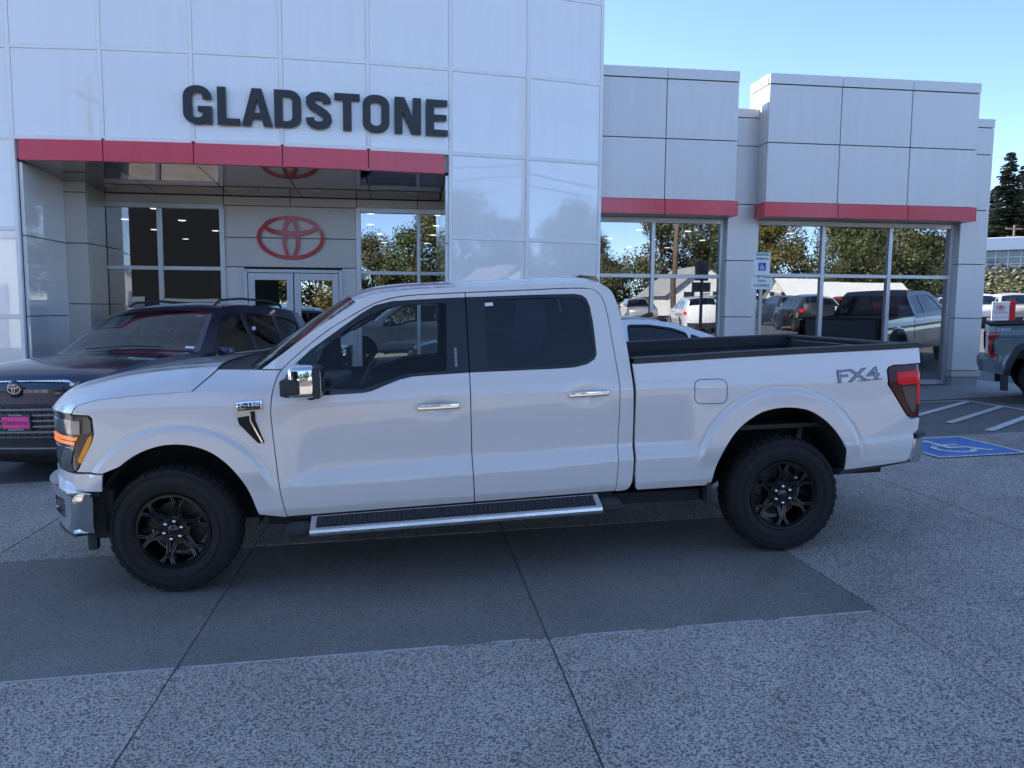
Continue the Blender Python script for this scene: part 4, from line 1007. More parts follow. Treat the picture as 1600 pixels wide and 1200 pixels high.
for k in range(5): make_side('key', side_mesh('key', S_truck, [(1.780, 1.355 + .023 * k), (1.790, 1.355 + .023 * k), (1.790, 1.368 + .023 * k), (1.780, 1.368 + .023 * k)], off=.0025, step=None), M('key_light', (.35, .37, .40), .3), 1, TRK)
make_side('window_sticker', side_mesh('window_sticker', S_truck, [(1.995, 1.728), (2.048, 1.731), (2.047, 1.752), (1.994, 1.749)], off=-.008, step=None, rim=.001), sticker_m, 1, TRK)
def badge_text(body, size, x, z, mat, ext=.002, xs=1.0, rot=0.0, shear=0, off=.004, parent=None, name='lettering', thick=0.0):
    me = text_me(body, size, ext, name, 'CENTER', xs, 1.0, shear, thick=thick)
    cr, sr = math.cos(rot), math.sin(rot)
    for v in me.vertices:                       # bend the lettering onto the body side
        u, w, d = v.co.x, v.co.y, v.co.z; px_, pz_ = x + u * cr + w * sr, z - u * sr + w * cr
        v.co = (px_, -(S_truck(px_, pz_) + off + d), pz_)
    me.update()
    return link(name, me, mat, parent or TRK)
make_side('badge_frame', side_mesh('badge_frame', S_truck, rounded([(.428, 1.184), (.580, 1.188), (.578, 1.128), (.505, 1.122), (.503, 1.098), (.426, 1.088)], .004, 2), off=.012, rim=.012, step=None), chrome, 1, TRK)
make_side('badge_plate', side_mesh('badge_plate', S_truck, [(.440, 1.174), (.571, 1.178), (.570, 1.134), (.438, 1.128)], off=.0135, rim=.003, step=None), black_gloss, 1, TRK)
badge_text('F-150', .030, .507, 1.163, white_txt, .001, 1.75, -.03, 0, .015, thick=.0008); badge_text('XLT', .014, .462, 1.141, white_txt, .001, 1.6, -.03, 0, .015)
vent = [(.430, 1.086), (.436, 1.048), (.545, .921), (.582, .924), (.536, 1.062), (.534, 1.122), (.506, 1.122), (.504, 1.095)]
make_side('fender_vent', side_mesh('fender_vent', S_truck, vent, off=.006, rim=.008, step=.03), M('vent_black', (.008, .008, .010), .45, spec=.25), 1, TRK)
make_side('vent_blade', side_mesh('vent_blade', S_truck, [(.502, 1.115), (.511, 1.115), (.512, 1.066), (.574, .928), (.566, .926), (.503, 1.062)], off=.012, rim=.006, step=None), chrome, 1, TRK)
fx_m = M('decal_grey', (.13, .135, .15), .35, metal=.4); fx_l = M('decal_light', (.30, .31, .33), .35, metal=.6)
badge_text('FX4', .118, 4.505, 1.196, fx_m, .0006, 1.62, -.05, .0, .0015, name='decal', thick=.0035); badge_text('FX4', .116, 4.505, 1.196, fx_l, .0006, 1.62, -.05, .0, .0035, name='decal', thick=-.0022); badge_text('OFF ROAD', .024, 4.590, 1.163, fx_m, .0005, 1.6, -.05, 0, .0015, name='decal')
# ---------------- hood, cowl, windshield, roof, back of cab
ZH = [(-.717, 1.141), (-.703, 1.168), (-.672, 1.202), (-.626, 1.240), (-.582, 1.263), (-.5, 1.291), (-.257, 1.348), (.036, 1.377), (.275, 1.386)]
Z1H = Z1T[:5] + [(.160, 1.2545), (.275, 1.372)]
def hood(u, v):
    q = 1 - 2 * v; aq = abs(q); uu = u**1.6
    xe = lerp(-.55, .275, uu); z1 = pl(Z1H, xe) - .001; zh = pls(ZH, lerp(-.717, .275, uu))
    if uu < .02: z1 = lerp(1.146, z1, uu / .02)
    Se = S_truck(xe, z1) - .0012
    t = 1 - aq
    z = z1 + (zh - z1) * (1 - (1 - min(1, t / .24))**2) + .008 * (1 - (1 - t)**2) * min(1, uu * 6)
    z += .006 * sstep((.60 - aq * Se) / .05) * sstep(uu * 5) 
    x = lerp(-.90 + .35 * aq**2.8, .245 + .030 * aq**2.2, uu)
    return (x, -q * Se, z)
grid('hood', hood, 44, 72, paint_w, TRK)
def ws_bot(q): return Vector((.575 - .22 * (1 - q * q), -q * .865, 1.362 - .01 * (1 - q * q)))
def roofz(xe): return pl([(p[0], p[1]) for p in A_OUT[4:16]], xe)
def roof_pt(u, q):
    xe = lerp(1.161, 2.845, u); ze = roofz(xe); Se = S_truck(xe, ze); aq = abs(q)
    return Vector((xe - .10 * (1 - aq**2) * (1 - u)**2, -q * Se, ze + .060 * (1 - aq**2.6)))
def cowl(u, v):
    q = 1 - 2 * v; a = Vector(hood(1.0, v)); b = ws_bot(q * .995)
    p = a.lerp(b, u); p.z -= .03 * math.sin(math.pi * min(1, u * 1.3)) if u < .77 else 0
    if u == 0: p.z -= .012
    return p
grid('cowl', cowl, 6, 30, black_mat, TRK)
def wshield(u, v):
    q = (1 - 2 * v); b = ws_bot(q); t = roof_pt(0, q); t.z -= .004
    p = b.lerp(t, u); p.x -= .025 * math.sin(math.pi * u); p.y *= .995; return p
grid('windshield', wshield, 14, 30, ws_g, TRK)
def wband(u, v, lo, hi):
    p = wshield(lerp(lo, hi, u), v); return p + Vector((.006, 0, -.008))
grid('windshield_band', lambda u, v: wband(u, v, .0, .05), 2, 30, black_mat, TRK); grid('windshield_band', lambda u, v: wband(u, v, .955, 1.0), 2, 30, black_mat, TRK)
for sg in (1, -1): grid('windshield_band', lambda u, v: Vector(wshield(u, lerp(0, .022, v) if sg > 0 else lerp(1, .978, v))) + Vector((.006, 0, -.008)), 14, 1, black_mat, TRK)
grid('roof', lambda u, v: roof_pt(u, 1 - 2 * v), 40, 48, paint_w, TRK)
def back(u, v):
    q = 1 - 2 * v; t = roof_pt(1, q); zt = t.z; z = lerp(zt, .86, u)
    x = pl([(.5, 2.92), (1.3, 2.926), (1.526, 2.911), (1.645, 2.897), (1.759, 2.872), (1.83, 2.845)], z) - .004
    if u == 0: x = t.x
    s = S_truck(x, min(z, 1.81)) * .985
    return (x, -q * s, z)
grid('cab_back', back, 24, 24, paint_w, TRK)
link('rear_window', mesh_pd('rear_window', [(2.936, -.62, 1.40), (2.936, .62, 1.40), (2.905, .56, 1.74), (2.905, -.56, 1.74)], [(0, 1, 2, 3)]), tint_g, TRK)
sharp(plate('roof_antenna', [(2.70, 1.905), (2.77, 1.942), (2.90, 1.928), (2.925, 1.880), (2.70, 1.885)], black_gloss, lambda u, v, w: (u, -.16 + w, v), .32, TRK))
# bed floor, headboard, tailgate
box('bed_floor', 2.97, 4.95, -.83, .83, .83, .86, black_mat, TRK); box('bed_headboard', 2.955, 2.985, -.95, .95, .6, 1.33, black_mat, TRK)
tg = box('tailgate', 4.93, 4.99, -.80, .80, .80, 1.36, paint_w, TRK, .01, 2); box('tailgate_cap', 4.905, 5.0, -.86, .86, 1.362, 1.396, black_trim, tg, .01, 2); box('tailgate_liner', 4.915, 4.928, -.80, .80, .86, 1.35, black_mat, tg)
box('rear_bumper', 5.0, 5.16, -.70, .70, .55, .76, chrome, TRK, .03, 3)
for x, y in ((4.75, .80), (3.2, .80)):
    lathe('tie_down', [(.0, 0), (.016, 0), (.022, -.006), (.022, .01)], chrome, TRK, 12, 'Y', (x, y, 1.18))
# chassis
ch = box('chassis', -.5, 4.9, -.50, .50, .42, .62, under_m, TRK, .03)
box('floor_pan', .56, 3.42, -.90, .90, .375, .45, under_m, TRK); box('spare_tyre', 4.25, 4.88, -.36, .36, .40, .60, under_m, TRK, .06, 3); box('front_skid', -.52, .5, -.55, .55, .34, .42, under_m, TRK); box('engine_mass', -.55, .55, -.55, .55, .5, 1.1, under_m, TRK)  # floor pan set low and boxes added to deepen shade under the truck
for s in (-1, 1): box('frame_rail', -.6, 5.0, s * .46 - .05, s * .46 + .05, .40, .55, under_m, TRK)
tube('rear_axle', [(3.993, -.8, .392), (3.993, .8, .392)], .06, under_m, TRK); tube('front_axle', [(0, -.8, .392), (0, .8, .392)], .05, under_m, TRK)
for s in (-1, 1):
    box('leaf_spring', 3.45, 4.6, s * .60 - .035, s * .60 + .035, .50, .54, under_m, TRK); tube('damper', [(4.22, s * .66, .45), (4.30, s * .6, .80)], .022, M('damper_grey', (.25, .25, .26), .4), TRK)
tube('exhaust', [(2.9, .55, .45), (3.6, .55, .47), (4.7, .75, .5), (4.95, .8, .5)], .04, under_m, TRK)
# ---------------- cabin interior
box('dashboard', .72, 1.00, -.80, .80, .80, 1.225, dash_m, TRK, .05, 3); box('instrument_hood', .86, 1.06, -.62, -.22, 1.20, 1.285, dash_m, TRK, .03, 2); box('centre_screen', 1.005, 1.02, -.14, .14, 1.02, 1.22, black_gloss, TRK, .004); box('console', 1.0, 1.9, -.16, .16, .6, .98, dash_m, TRK, .03, 2)
sw = empty('steering_wheel', (1.16, -.42, 1.215), (0, rad(-62), 0), TRK)
lathe('wheel_rim', [(.180 + .015 * math.cos(2 * math.pi * k / 8), .015 * math.sin(2 * math.pi * k / 8)) for k in range(8)], black_trim, sw, 36, 'Z', close=True)
bm = bmesh.new(); bm_box(bm, -.06, .06, -.07, .07, -.04, .015, None, .015, 2)
for a in (0, 180, 270): bm_box(bm, .05, .175, -.018, .018, -.015, .005, Matrix.Rotation(rad(a + 90), 4, 'Z'))
link('hub_pad', bm_mesh(bm, 'hub_pad'), dash_m, sw); tube('column', [(.95, -.42, 1.12), (1.14, -.42, 1.205)], .035, dash_m, TRK)
for sy in (-.42, .42):
    st = empty('front_seat', (1.65, sy, 0), parent=TRK); sharp(box('seat_base', -.30, .28, -.27, .27, .72, .94, cloth, st, .06, 3), 60); b = box('seat_back', -.09, .09, -.27, .27, 0, .66, cloth, st, .06, 3, (.30, 0, .90), (0, rad(16), 0)); sharp(b, 60); sharp(box('headrest', -.055, .055, -.14, .14, .0, .2, cloth, st, .04, 3, (.51, 0, 1.56), (0, rad(8), 0)), 60)
rs = empty('rear_seat', (2.5, 0, 0), parent=TRK); sharp(box('seat_base', -.3, .25, -.72, .72, .72, .92, cloth, rs, .05, 3), 60); sharp(box('seat_back', .12, .28, -.72, .72, .9, 1.48, cloth, rs, .05, 3), 60)
for sy in (-.45, .45): sharp(box('headrest', .13, .25, sy - .13, sy + .13, 1.49, 1.66, cloth, rs, .04, 3), 60)
box('headliner', 1.3, 2.84, -.70, .70, 1.80, 1.83, M('headliner', (.22, .22, .22), .9), TRK)
tube('grab_handle', [(1.02, .70, 1.56), (1.10, .68, 1.60), (1.20, .67, 1.66), (1.26, .68, 1.70)], .014, dash_m, TRK); tube('rear_view_mirror_stem', [(1.10, 0, 1.80), (1.14, 0, 1.72)], .01, black_mat, TRK); box('rear_view_mirror', 1.13, 1.16, -.13, .13, 1.66, 1.73, black_mat, TRK, .015, 2)
_p = wshield(.12, .045); stk = box('inspection_sticker', -.001, .001, -.015, .015, -.0, .07, sticker_m, TRK); stk.matrix_local = Matrix.Translation(_p + Vector((-.012, 0, .008))) @ Matrix.Rotation(rad(52), 4, 'Y')
# ---------------- wheels
def tyre_mesh(R, Ri, W, nlug=44, seed=0):
    bm = bmesh.new(); h = W / 2
    prof = [(Ri, -h * .74), (Ri + .012, -h * .86), (Ri + .05, -h * .99), (lerp(Ri, R, .55), -h * 1.03), (R - .045, -h * .96), (R - .022, -h * .87), (R - .012, -h * .70), (R - .009, 0), (R - .012, h * .70), (R - .022, h * .87), (R - .045, h * .96), (lerp(Ri, R, .55), h * 1.03), (Ri + .05, h * .99), (Ri + .012, h * .86), (Ri, h * .74)]
    bm_lathe(bm, prof, 72, 'Y')
    # sidewall ribs
    for rr in (lerp(Ri, R, .36), lerp(Ri, R, .74)):
        for sg in (-1, 1): bm_lathe(bm, [(rr - .004, sg * h * 1.01), (rr - .002, sg * h * 1.055), (rr + .002, sg * h * 1.055), (rr + .004, sg * h * 1.01)], 72, 'Y')
    for k in range(nlug):
        a = 2 * math.pi * k / nlug
        for row, (y0, y1, da, r0, r1, wd) in enumerate(((-h * .93, -h * .52, 0, R - .05, R - .001, .36), (h * .52, h * .93, .5, R - .05, R - .001, .36), (-h * .46, -h * .06, .3, R - .03, R, .33), (h * .06, h * .46, .8, R - .03, R, .33))):
            aa = a + da * 2 * math.pi / nlug; w = wd * 2 * math.pi / nlug * R * (1.0 if k % 2 else .8)
            m = Matrix.Rotation(-aa, 4, 'Y') @ Matrix.Translation(((r0 + r1) / 2, 0, 0)) @ Matrix.Rotation(rad(12 if row % 2 else -12), 4, 'X')
            yo = (1 if k % 2 else .94)
            vs = bm_box(bm, -(r1 - r0) / 2, (r1 - r0) / 2, y0 * yo, y1 * yo, -w, w, m)
            if row < 2:
                for v in vs:
                    if abs(v.co.y) > h * .8:
                        rr = math.hypot(v.co.x, v.co.z)
                        if rr > R - .02: v.co.x *= (R - .016) / rr; v.co.z *= (R - .016) / rr
    me = bm_mesh(bm, 'tyre'); return me
def rim_mesh(R, depth, n=6):
    """gloss wheel: barrel, lip and forked spokes cut from a disc"""
    bm = bmesh.new()
    bm_lathe(bm, [(R - .012, .10), (R - .018, .0), (R - .002, -depth * .5), (R, -depth), (R - .006, -depth - .006), (R - .014, -depth - .004), (R - .02, -depth + .01), (R - .03, .02), (R - .03, .10)], 64, 'Y')
    Ro = R - .016
    outer = [(Ro * math.cos(2 * math.pi * k / 60), Ro * math.sin(2 * math.pi * k / 60)) for k in range(60)]
    holes = []
    def pol(r, a): return (r * math.cos(rad(a)), r * math.sin(rad(a)))
    for k in range(n):
        a = 360 / n * k
        # large window
        holes.append(rounded([pol(Ro * .93, a - 18), pol(Ro * .945, a), pol(Ro * .93, a + 18), pol(Ro * .70, a + 24), pol(Ro * .44, a + 13), pol(Ro * .44, a - 13), pol(Ro * .70, a - 24)], .006, 2))
        # notch between the fork arms
        b = a + 180 / n
        holes.append(rounded([pol(Ro * .945, b - 8.5), pol(Ro * .95, b), pol(Ro * .945, b + 8.5), pol(Ro * .76, b + 3.5), pol(Ro * .76, b - 3.5)], .004, 2))
    for k in range(n):
        b = 360 / n * (k + .5); holes.append(rounded([pol(Ro * .37, b - 9), pol(Ro * .37, b + 9), pol(Ro * .62, b + 1.5), pol(Ro * .62, b - 1.5)], .003, 2))
    pos, tri, bl = cdt_fill(outer, holes, .03)
    def dish(r): return -depth + .004 + .05 * (1 - sstep(r / (Ro * .95))) * .9 - .012 * sstep((.42 * Ro - r) / (.2 * Ro))
    f = [bm.verts.new((p[0], dish(math.hypot(*p)), p[1])) for p in pos]; g = [bm.verts.new((p[0] * .985, dish(math.hypot(*p)) + .05, p[1] * .985)) for p in pos]
    for t in tri: bm.faces.new([f[i] for i in t])
    for l in bl:
        for i in range(len(l)):
            a, b = l[i], l[(i + 1) % len(l)]; bm.faces.new((f[a], f[b], g[b], g[a]))
    return bm_mesh(bm, 'rim'), dish
TM = tyre_mesh(.400, .236, .262); TM.materials.append(rubber); TM.polygons.foreach_set('use_smooth', [True] * len(TM.polygons)); TM.set_sharp_from_angle(angle=rad(30))
RM, _dish = rim_mesh(.243, .095); RM.materials.append(rim_black); RM.polygons.foreach_set('use_smooth', [True] * len(RM.polygons)); RM.set_sharp_from_angle(angle=rad(40))
bm = bmesh.new(); bm_lathe(bm, [(.0, -.012), (.007, -.011), (.0095, -.006), (.0105, .0), (.012, .012)], 12, 'Y'); NM = bm_mesh(bm, 'lug_nut'); NM.materials.append(chrome); NM.polygons.foreach_set('use_smooth', [True] * len(NM.polygons))
bm = bmesh.new(); bm_lathe(bm, [(0, -.008), (.03, -.007), (.036, -.002), (.037, .02)], 24, 'Y'); CM = bm_mesh(bm, 'centre_cap'); CM.materials.append(black_gloss); CM.polygons.foreach_set('use_smooth', [True] * len(CM.polygons))
bm = bmesh.new(); bm_lathe(bm, [(.07, -.01), (.165, -.01), (.165, .012), (.07, .012)], 40, 'Y', close=True); bm_box(bm, .10, .19, -.03, .04, -.07, .07, None, .01); DM = bm_mesh(bm, 'brake'); DM.materials.append(disc_m)
# edge highlights of the spokes laid on as pale metal lines
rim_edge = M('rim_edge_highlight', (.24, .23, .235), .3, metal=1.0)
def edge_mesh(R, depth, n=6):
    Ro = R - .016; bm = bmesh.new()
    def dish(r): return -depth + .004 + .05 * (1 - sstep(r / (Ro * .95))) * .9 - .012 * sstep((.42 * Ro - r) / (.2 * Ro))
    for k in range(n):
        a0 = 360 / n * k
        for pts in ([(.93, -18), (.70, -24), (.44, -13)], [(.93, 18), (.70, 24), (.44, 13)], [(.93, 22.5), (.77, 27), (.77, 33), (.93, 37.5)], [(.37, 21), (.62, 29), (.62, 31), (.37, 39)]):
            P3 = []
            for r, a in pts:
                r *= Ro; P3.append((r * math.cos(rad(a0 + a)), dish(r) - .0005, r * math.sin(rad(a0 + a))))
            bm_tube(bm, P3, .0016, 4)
    me = bm_mesh(bm, 'spoke_highlight'); me.materials.append(rim_edge); return me
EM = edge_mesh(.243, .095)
def wheel(parent, x, s, sg, rz=0.0, spin=0.0, R=.400, z=None):
    """s: lateral position of tyre centre; sg: +1 on the driver's (near) side"""
    w = empty('wheel', (x, -sg * s, z if z is not None else .392), (0, 0, rz if sg > 0 else math.pi + rz), parent)
    inst('tyre', TM, w, rot=(0, spin, 0)); r = inst('rim', RM, w, (0, -.012, 0), (0, spin, 0)); inst('spoke_highlight', EM, r)
    for k in range(6):
        a = rad(60 * k + 30); inst('lug_nut', NM, r, (.0575 * math.cos(a), -.080, .0575 * math.sin(a)), scale=(1.25, 1.25, 1.25))
    inst('centre_cap', CM, r, (0, -.073, 0)); inst('brake', DM, w, (0, .02, 0), (0, rad(200), 0))
    return w
for sg in (1, -1):
    wheel(TRK, 0.0, .862, sg, rad(-5), rad(12)); wheel(TRK, 3.993, .862, sg, 0, rad(0))
# ------------------------------------------------------------------ other vehicles: one kit, several bodies
def paint(name, col, metal=0.0): return M(name, col, 0.35, metal=metal, coat=1.0, coat_rough=0.02)
navy = paint('paint_navy', (0.004, 0.008, 0.040), .2); gwhite = paint('paint_white', (.72, .73, .75)); slate = paint('paint_slate', (0.10, 0.135, 0.155), .2)
silver_p = paint('paint_silver', (.42, .43, .45), .5); black_p = paint('paint_black', (.010, .010, .012)); red_p = paint('paint_red', (.32, .012, .015)); grey_p = paint('paint_grey', (.13, .135, .14), .3); sand_p = paint('paint_sand', (.40, .36, .28))
car_glass = glass('dark_car_glass', (0.16, 0.19, 0.20), f0=0.09); ws_dark = glass('suv_windshield', (0.30, 0.35, 0.37), f0=0.06)
class Car:
    def __init__(s, W, outline, segs, belt, tum, wheels, R, sill, nose, tail, windows, crown=.05, step=.06, arch_r=None, lip=.02, bulge=.12, pillar=.93):
        s.W, s.outline, s.segs, s.belt, s.tum, s.wheels, s.R, s.sill = W, outline, segs, belt, tum, wheels, R, sill
        s.nose, s.tail, s.windows, s.crown, s.step = nose, tail, windows, crown, step
        s.ar = arch_r or R + .065; s.lip = lip; s.bulge = bulge; s.pillar = pillar
        s.L = max(p[0] for p in outline)
    def F(s, x, z):
        w = s.W
        if x < s.nose[0]: w -= s.nose[1] * ((s.nose[0] - x) / s.nose[0])**2.2
        if x > s.tail[0]: w -= s.tail[1] * ((x - s.tail[0]) / (s.L - s.tail[0]))**2.2
        b = pl(s.belt, x)
        w -= .045 * ((z - .62) / .5)**2 if z < .62 else .03 * ((z - .62) / max(.1, b - .62))**2 if z < b else .03
        w += .018 * math.exp(-((z - (b - .22)) / .05)**2) - .014 * math.exp(-((z - .50) / .10)**2)
        if z > b: w -= s.tum * (z - b) * (1 + .25 * (z - b))
        for cx in s.wheels:
            r = math.hypot(x - cx, z - s.R)
            if r < s.ar + .09: w += s.lip * (1 - sstep((r - s.ar - .03) / .06)) * sstep((z - .35) / .15)
        return w
    def side_poly(s):
        top = s.outline; zs = s.sill
        low = []
        xr = top[-1][0]; z_end = top[-1][1]
        lw = [(top[-1][0], z_end)]
        for cx in sorted(s.wheels, reverse=True):
            a0 = math.asin(max(-1, min(1, (zs - s.R) / s.ar)))
            lw.append((cx + s.ar * math.cos(a0), zs))
            for k in range(1, 17):
                a = lerp(a0, math.pi - a0, k / 17); lw.append((cx + s.ar * math.cos(a), s.R + s.ar * math.sin(a)))
            lw.append((cx - s.ar * math.cos(a0), zs))
        return smooth_line(top, .05)[:-1] + lw
    def strip(s, t):
        """point on the outline polyline at arc fraction index t (float index)"""
        o = s.outline; i = min(len(o) - 2, int(t)); f = t - i
        p0 = Vector(o[max(0, i - 1)]); p1 = Vector(o[i]); p2 = Vector(o[i + 1]); p3 = Vector(o[min(len(o) - 1, i + 2)])
        q = 0.5 * ((2 * p1) + (p2 - p0) * f + (2 * p0 - 5 * p1 + 4 * p2 - p3) * f * f + (3 * p1 - p0 - 3 * p2 + p3) * f**3)
        tg = (p2 - p1).normalized(); return q, tg
    def skin(s, t, q):
        p, tg = s.strip(t); S = s.F(p.x, p.y) - .002; aq = abs(q); c = 1 - aq**2.4
        nrm = Vector((-tg.y, tg.x))            # outward (outline runs nose -> tail over the top)
        steep = abs(tg.y)
        h = lerp(s.crown, s.bulge, sstep((steep - .75) / .25)); 
        return Vector((p.x + nrm.x * h * c, -q * S, p.y + nrm.y * h * c))
def build_car(name, c, pm, detail=1, wheel_mats=None, glassm=None, ws=None, wheel_scale=None, interior=True):
    g = glassm or car_glass; ws = ws or g
    root = empty(name)
    poly = offset(c.side_poly(), .0)
    holes = [rounded(w, .03, 3) for w in c.windows]
    data = side_mesh('body_side', c.F, poly, holes, c.step, 0, .03, (), c.step)
    for sg in (1, -1):
        b = make_side('body_side', data, pm, sg, root)
        for w in c.windows:
            make_side('window', side_mesh('window', c.F, offset(rounded(w, .03, 3), -.004), (), .12, -.012, .001, (), .1), g, sg, b)
            if detail: make_side('window_trim', side_mesh('window_trim', c.F, offset(rounded(w, .03, 3), -.016), [offset(rounded(w, .03, 3), .010)], None, .003, .006, (), .06), black_gloss, sg, b)
    for nm, t0, t1, kind in c.segs:
        nu = max(2, int((t1 - t0) * (6 if detail else 3))); nv = 28 if detail else 12
        if kind == 'glass':
            pq = c.pillar
            grid(nm, lambda u, v: c.skin(lerp(t0, t1, u), lerp(pq, -pq, v)), nu, nv, ws, root)
            for sg in (1, -1): grid('pillar', lambda u, v: c.skin(lerp(t0, t1, u), sg * lerp(1, pq, v)), nu, 2, pm, root, flip=sg < 0)
        else:
            grid(nm, lambda u, v: c.skin(lerp(t0, t1, u), 1 - 2 * v), nu, nv, {'paint': pm, 'black': black_gloss, 'plastic': black_mat}[kind], root)
    # dark floor and wheel wells
    box('underbody', c.wheels[0] - c.ar - .25, c.wheels[1] + c.ar + .3, -c.W * .80, c.W * .80, c.sill - .03, c.sill + .06, under_m, root)
    for cx in c.wheels:
        bm = bmesh.new()
        for sg in (1, -1):
            n = 14; vs = []
            for k in range(n + 1):
                a = math.pi * k / n; x, z = cx + c.ar * math.cos(a), c.R + c.ar * math.sin(a)
                vs.append((bm.verts.new((x, -sg * (c.F(x, z) - .02), z)), bm.verts.new((x, -sg * (c.W - .42), z))))
            for k in range(n): bm.faces.new((vs[k][0], vs[k][1], vs[k + 1][1], vs[k + 1][0]))
            bm.faces.new([v[1] for v in vs])
        link('wheel_well', bm_mesh(bm, 'wheel_well'), under_m, root)
    if interior:
        b0 = pl(c.belt, c.L * .5)
        xs = [w for w in c.windows]; xa = min(p[0] for p in c.windows[0]); xb = max(p[0] for p in c.windows[-1])
        box('cabin_floor', xa, xb, -c.W * .82, c.W * .82, .55, b0 - .16, M('cabin_dark', (.02, .02, .022), .9), root)
        if detail:
            for xx in (xa + .75, xa + 1.65):
                for sy in (-.40, .40):
                    sharp(box('seat_back', -.08, .08, -.24, .24, 0, .52, cloth, root, .05, 2, (xx, sy, b0 - .2), (0, rad(14), 0)), 60); sharp(box('headrest', -.05, .05, -.13, .13, 0, .17, cloth, root, .04, 2, (xx + .17, sy, b0 + .34), (0, rad(8), 0)), 60)
            box('dashboard', xa - .15, xa + .2, -c.W * .75, c.W * .75, .8, b0 - .02, dash_m, root, .04, 2)
    k = c.R / .400
    for cx in c.wheels:
        for sg in (1, -1):
            w = empty('wheel', (cx, -sg * (c.W - .125), c.R), (0, 0, 0 if sg > 0 else math.pi), root); w.scale = (k, .86, k)
            inst('tyre', TM, w); rm = inst('rim', RM if not wheel_mats else wheel_mats, w, (0, -.012, 0), scale=(1.12, 1.0, 1.12) if detail < 2 else None)
            if detail: inst('centre_cap', CM, rm, (0, -.073, 0))
    return root
def place(o, x, y, heading, z=None):
    """heading: angle of the tail direction (local +x) in the ground plane; follows the ground slope"""
    d = Vector((math.cos(heading), math.sin(heading))); zc = zg(x, y) if z is None else z
    a = Vector((d.x, d.y, (zg(x + d.x, y + d.y) - zg(x, y)))).normalized(); l = Vector((-d.y, d.x, 0)); l.z = (zg(x + l.x, y + l.y) - zg(x, y)); l.normalize()
    u = a.cross(l).normalized(); l = u.cross(a)
    o.matrix_world = Matrix.Translation((x, y, zc + .008)) @ Matrix((a, l, u)).transposed().to_4x4()
silver_rim = RM.copy(); silver_rim.name = 'rim_silver'; silver_rim.materials.clear(); silver_rim.materials.append(M('rim_silver', (.45, .46, .47), .3, metal=1.0))
dark_rim = RM.copy(); dark_rim.name = 'rim_grey'; dark_rim.materials.clear(); dark_rim.materials.append(M('rim_dark_grey', (.10, .10, .105), .3, metal=1.0))
# ---------------- dark blue three-row crossover by the portal, facing the street
SUVC = Car(.985, [(.16, .20), (.05, .30), (.02, .45), (.02, .62), (.02, .80), (.03, .95), (.12, 1.045), (.45, 1.115), (.95, 1.160), (1.40, 1.182), (1.58, 1.190), (1.96, 1.445), (2.28, 1.640), (2.58, 1.722), (3.0, 1.752), (3.7, 1.742), (4.35, 1.700), (4.72, 1.655), (4.86, 1.60), (5.00, 1.33), (5.08, 1.10), (5.11, .85), (5.09, .55), (5.0, .30)],
    [('front_bumper', 0, 3, 'plastic'), ('front_fascia', 3, 6, 'paint'), ('hood', 6, 10, 'paint'), ('windshield', 10, 12, 'glass'), ('roof', 12, 17, 'paint'), ('roof_spoiler', 17, 18, 'black'), ('rear_window', 18, 19, 'glass'), ('tailgate', 19, 22, 'paint'), ('rear_bumper', 22, 23, 'plastic')],
    [(0, 1.04), (1.2, 1.09), (1.6, 1.12), (3.0, 1.14), (4.5, 1.19), (5.2, 1.2)], .40, [1.0, 3.95], .375, .27, (.75, .17), (4.4, .15),
    [[(1.84, 1.150), (2.28, 1.48), (2.42, 1.565), (2.62, 1.61), (2.93, 1.632), (2.90, 1.152)], [(3.00, 1.152), (3.02, 1.634), (3.45, 1.628), (3.78, 1.608), (3.72, 1.165)], [(3.80, 1.172), (3.87, 1.60), (4.20, 1.565), (4.46, 1.49), (4.36, 1.23), (4.28, 1.19)]], .055, .045, bulge=.13)
SUV = build_car('crossover_suv', SUVC, navy, 1, dark_rim, car_glass, ws_dark)
tag(SUV, 'dark navy three-row crossover with roof rails and pink dealer plate, left of the pickup', 'car')
def suv_nose(q, z, out=.0):
    lo, hi = 0.0, 6.0
    for _ in range(30):
        m = (lo + hi) / 2
        if SUVC.skin(m, q).z < z: lo = m
        else: hi = m
    p = SUVC.skin((lo + hi) / 2, q); p.x -= out; return p
def nose_panel(name, poly, mat, out, parent=None, step=.06, rim=.03):
    """panel conforming to the nose, polygon in (lateral metres toward the driver's side, z)"""
    pos, tri, bl = cdt_fill(poly, (), step, (), step)
    vs = []
    for s_, z in pos:
        q = max(-1, min(1, s_ / .93)); vs.append(suv_nose(q, z, out))
    n = len(vs); vs += [v + Vector((rim, 0, 0)) for v in vs]
    fs = list(tri)
    for l in bl:
        for i in range(len(l)): a, b = l[i], l[(i + 1) % len(l)]; fs.append((a, b, b + n, a + n))
    bm = bmesh.new(); bv = [bm.verts.new(v) for v in vs]
    for f in fs: bm.faces.new([bv[i] for i in f])
    o = link(name, bm_mesh(bm, name), mat, parent or SUV); sharp(o, 40); return o
grl = nose_panel('grille', [(-.62, .72), (-.66, .40), (.66, .40), (.62, .72), (.52, .775), (-.52, .775)], black_mat, .006)
for k in range(6):
    z = .44 + .055 * k; nose_panel('grille_bar', [(-.62, z), (.62, z), (.62, z + .018), (-.62, z + .018)], M('grille_bar_grey', (.22, .22, .235), .3), .022, grl, .08)
for k in range(13):
    y_ = -.57 + .095 * k; nose_panel('grille_divider', [(y_ - .006, .42), (y_ + .006, .42), (y_ + .020, .75), (y_ + .008, .75)], M('grille_divider_grey', (.06, .06, .065), .4), .014, grl, .08)
nose_panel('upper_grille', [(-.60, .90), (-.52, .965), (.52, .965), (.60, .90), (.56, .885), (-.56, .885)], black_gloss, .006)
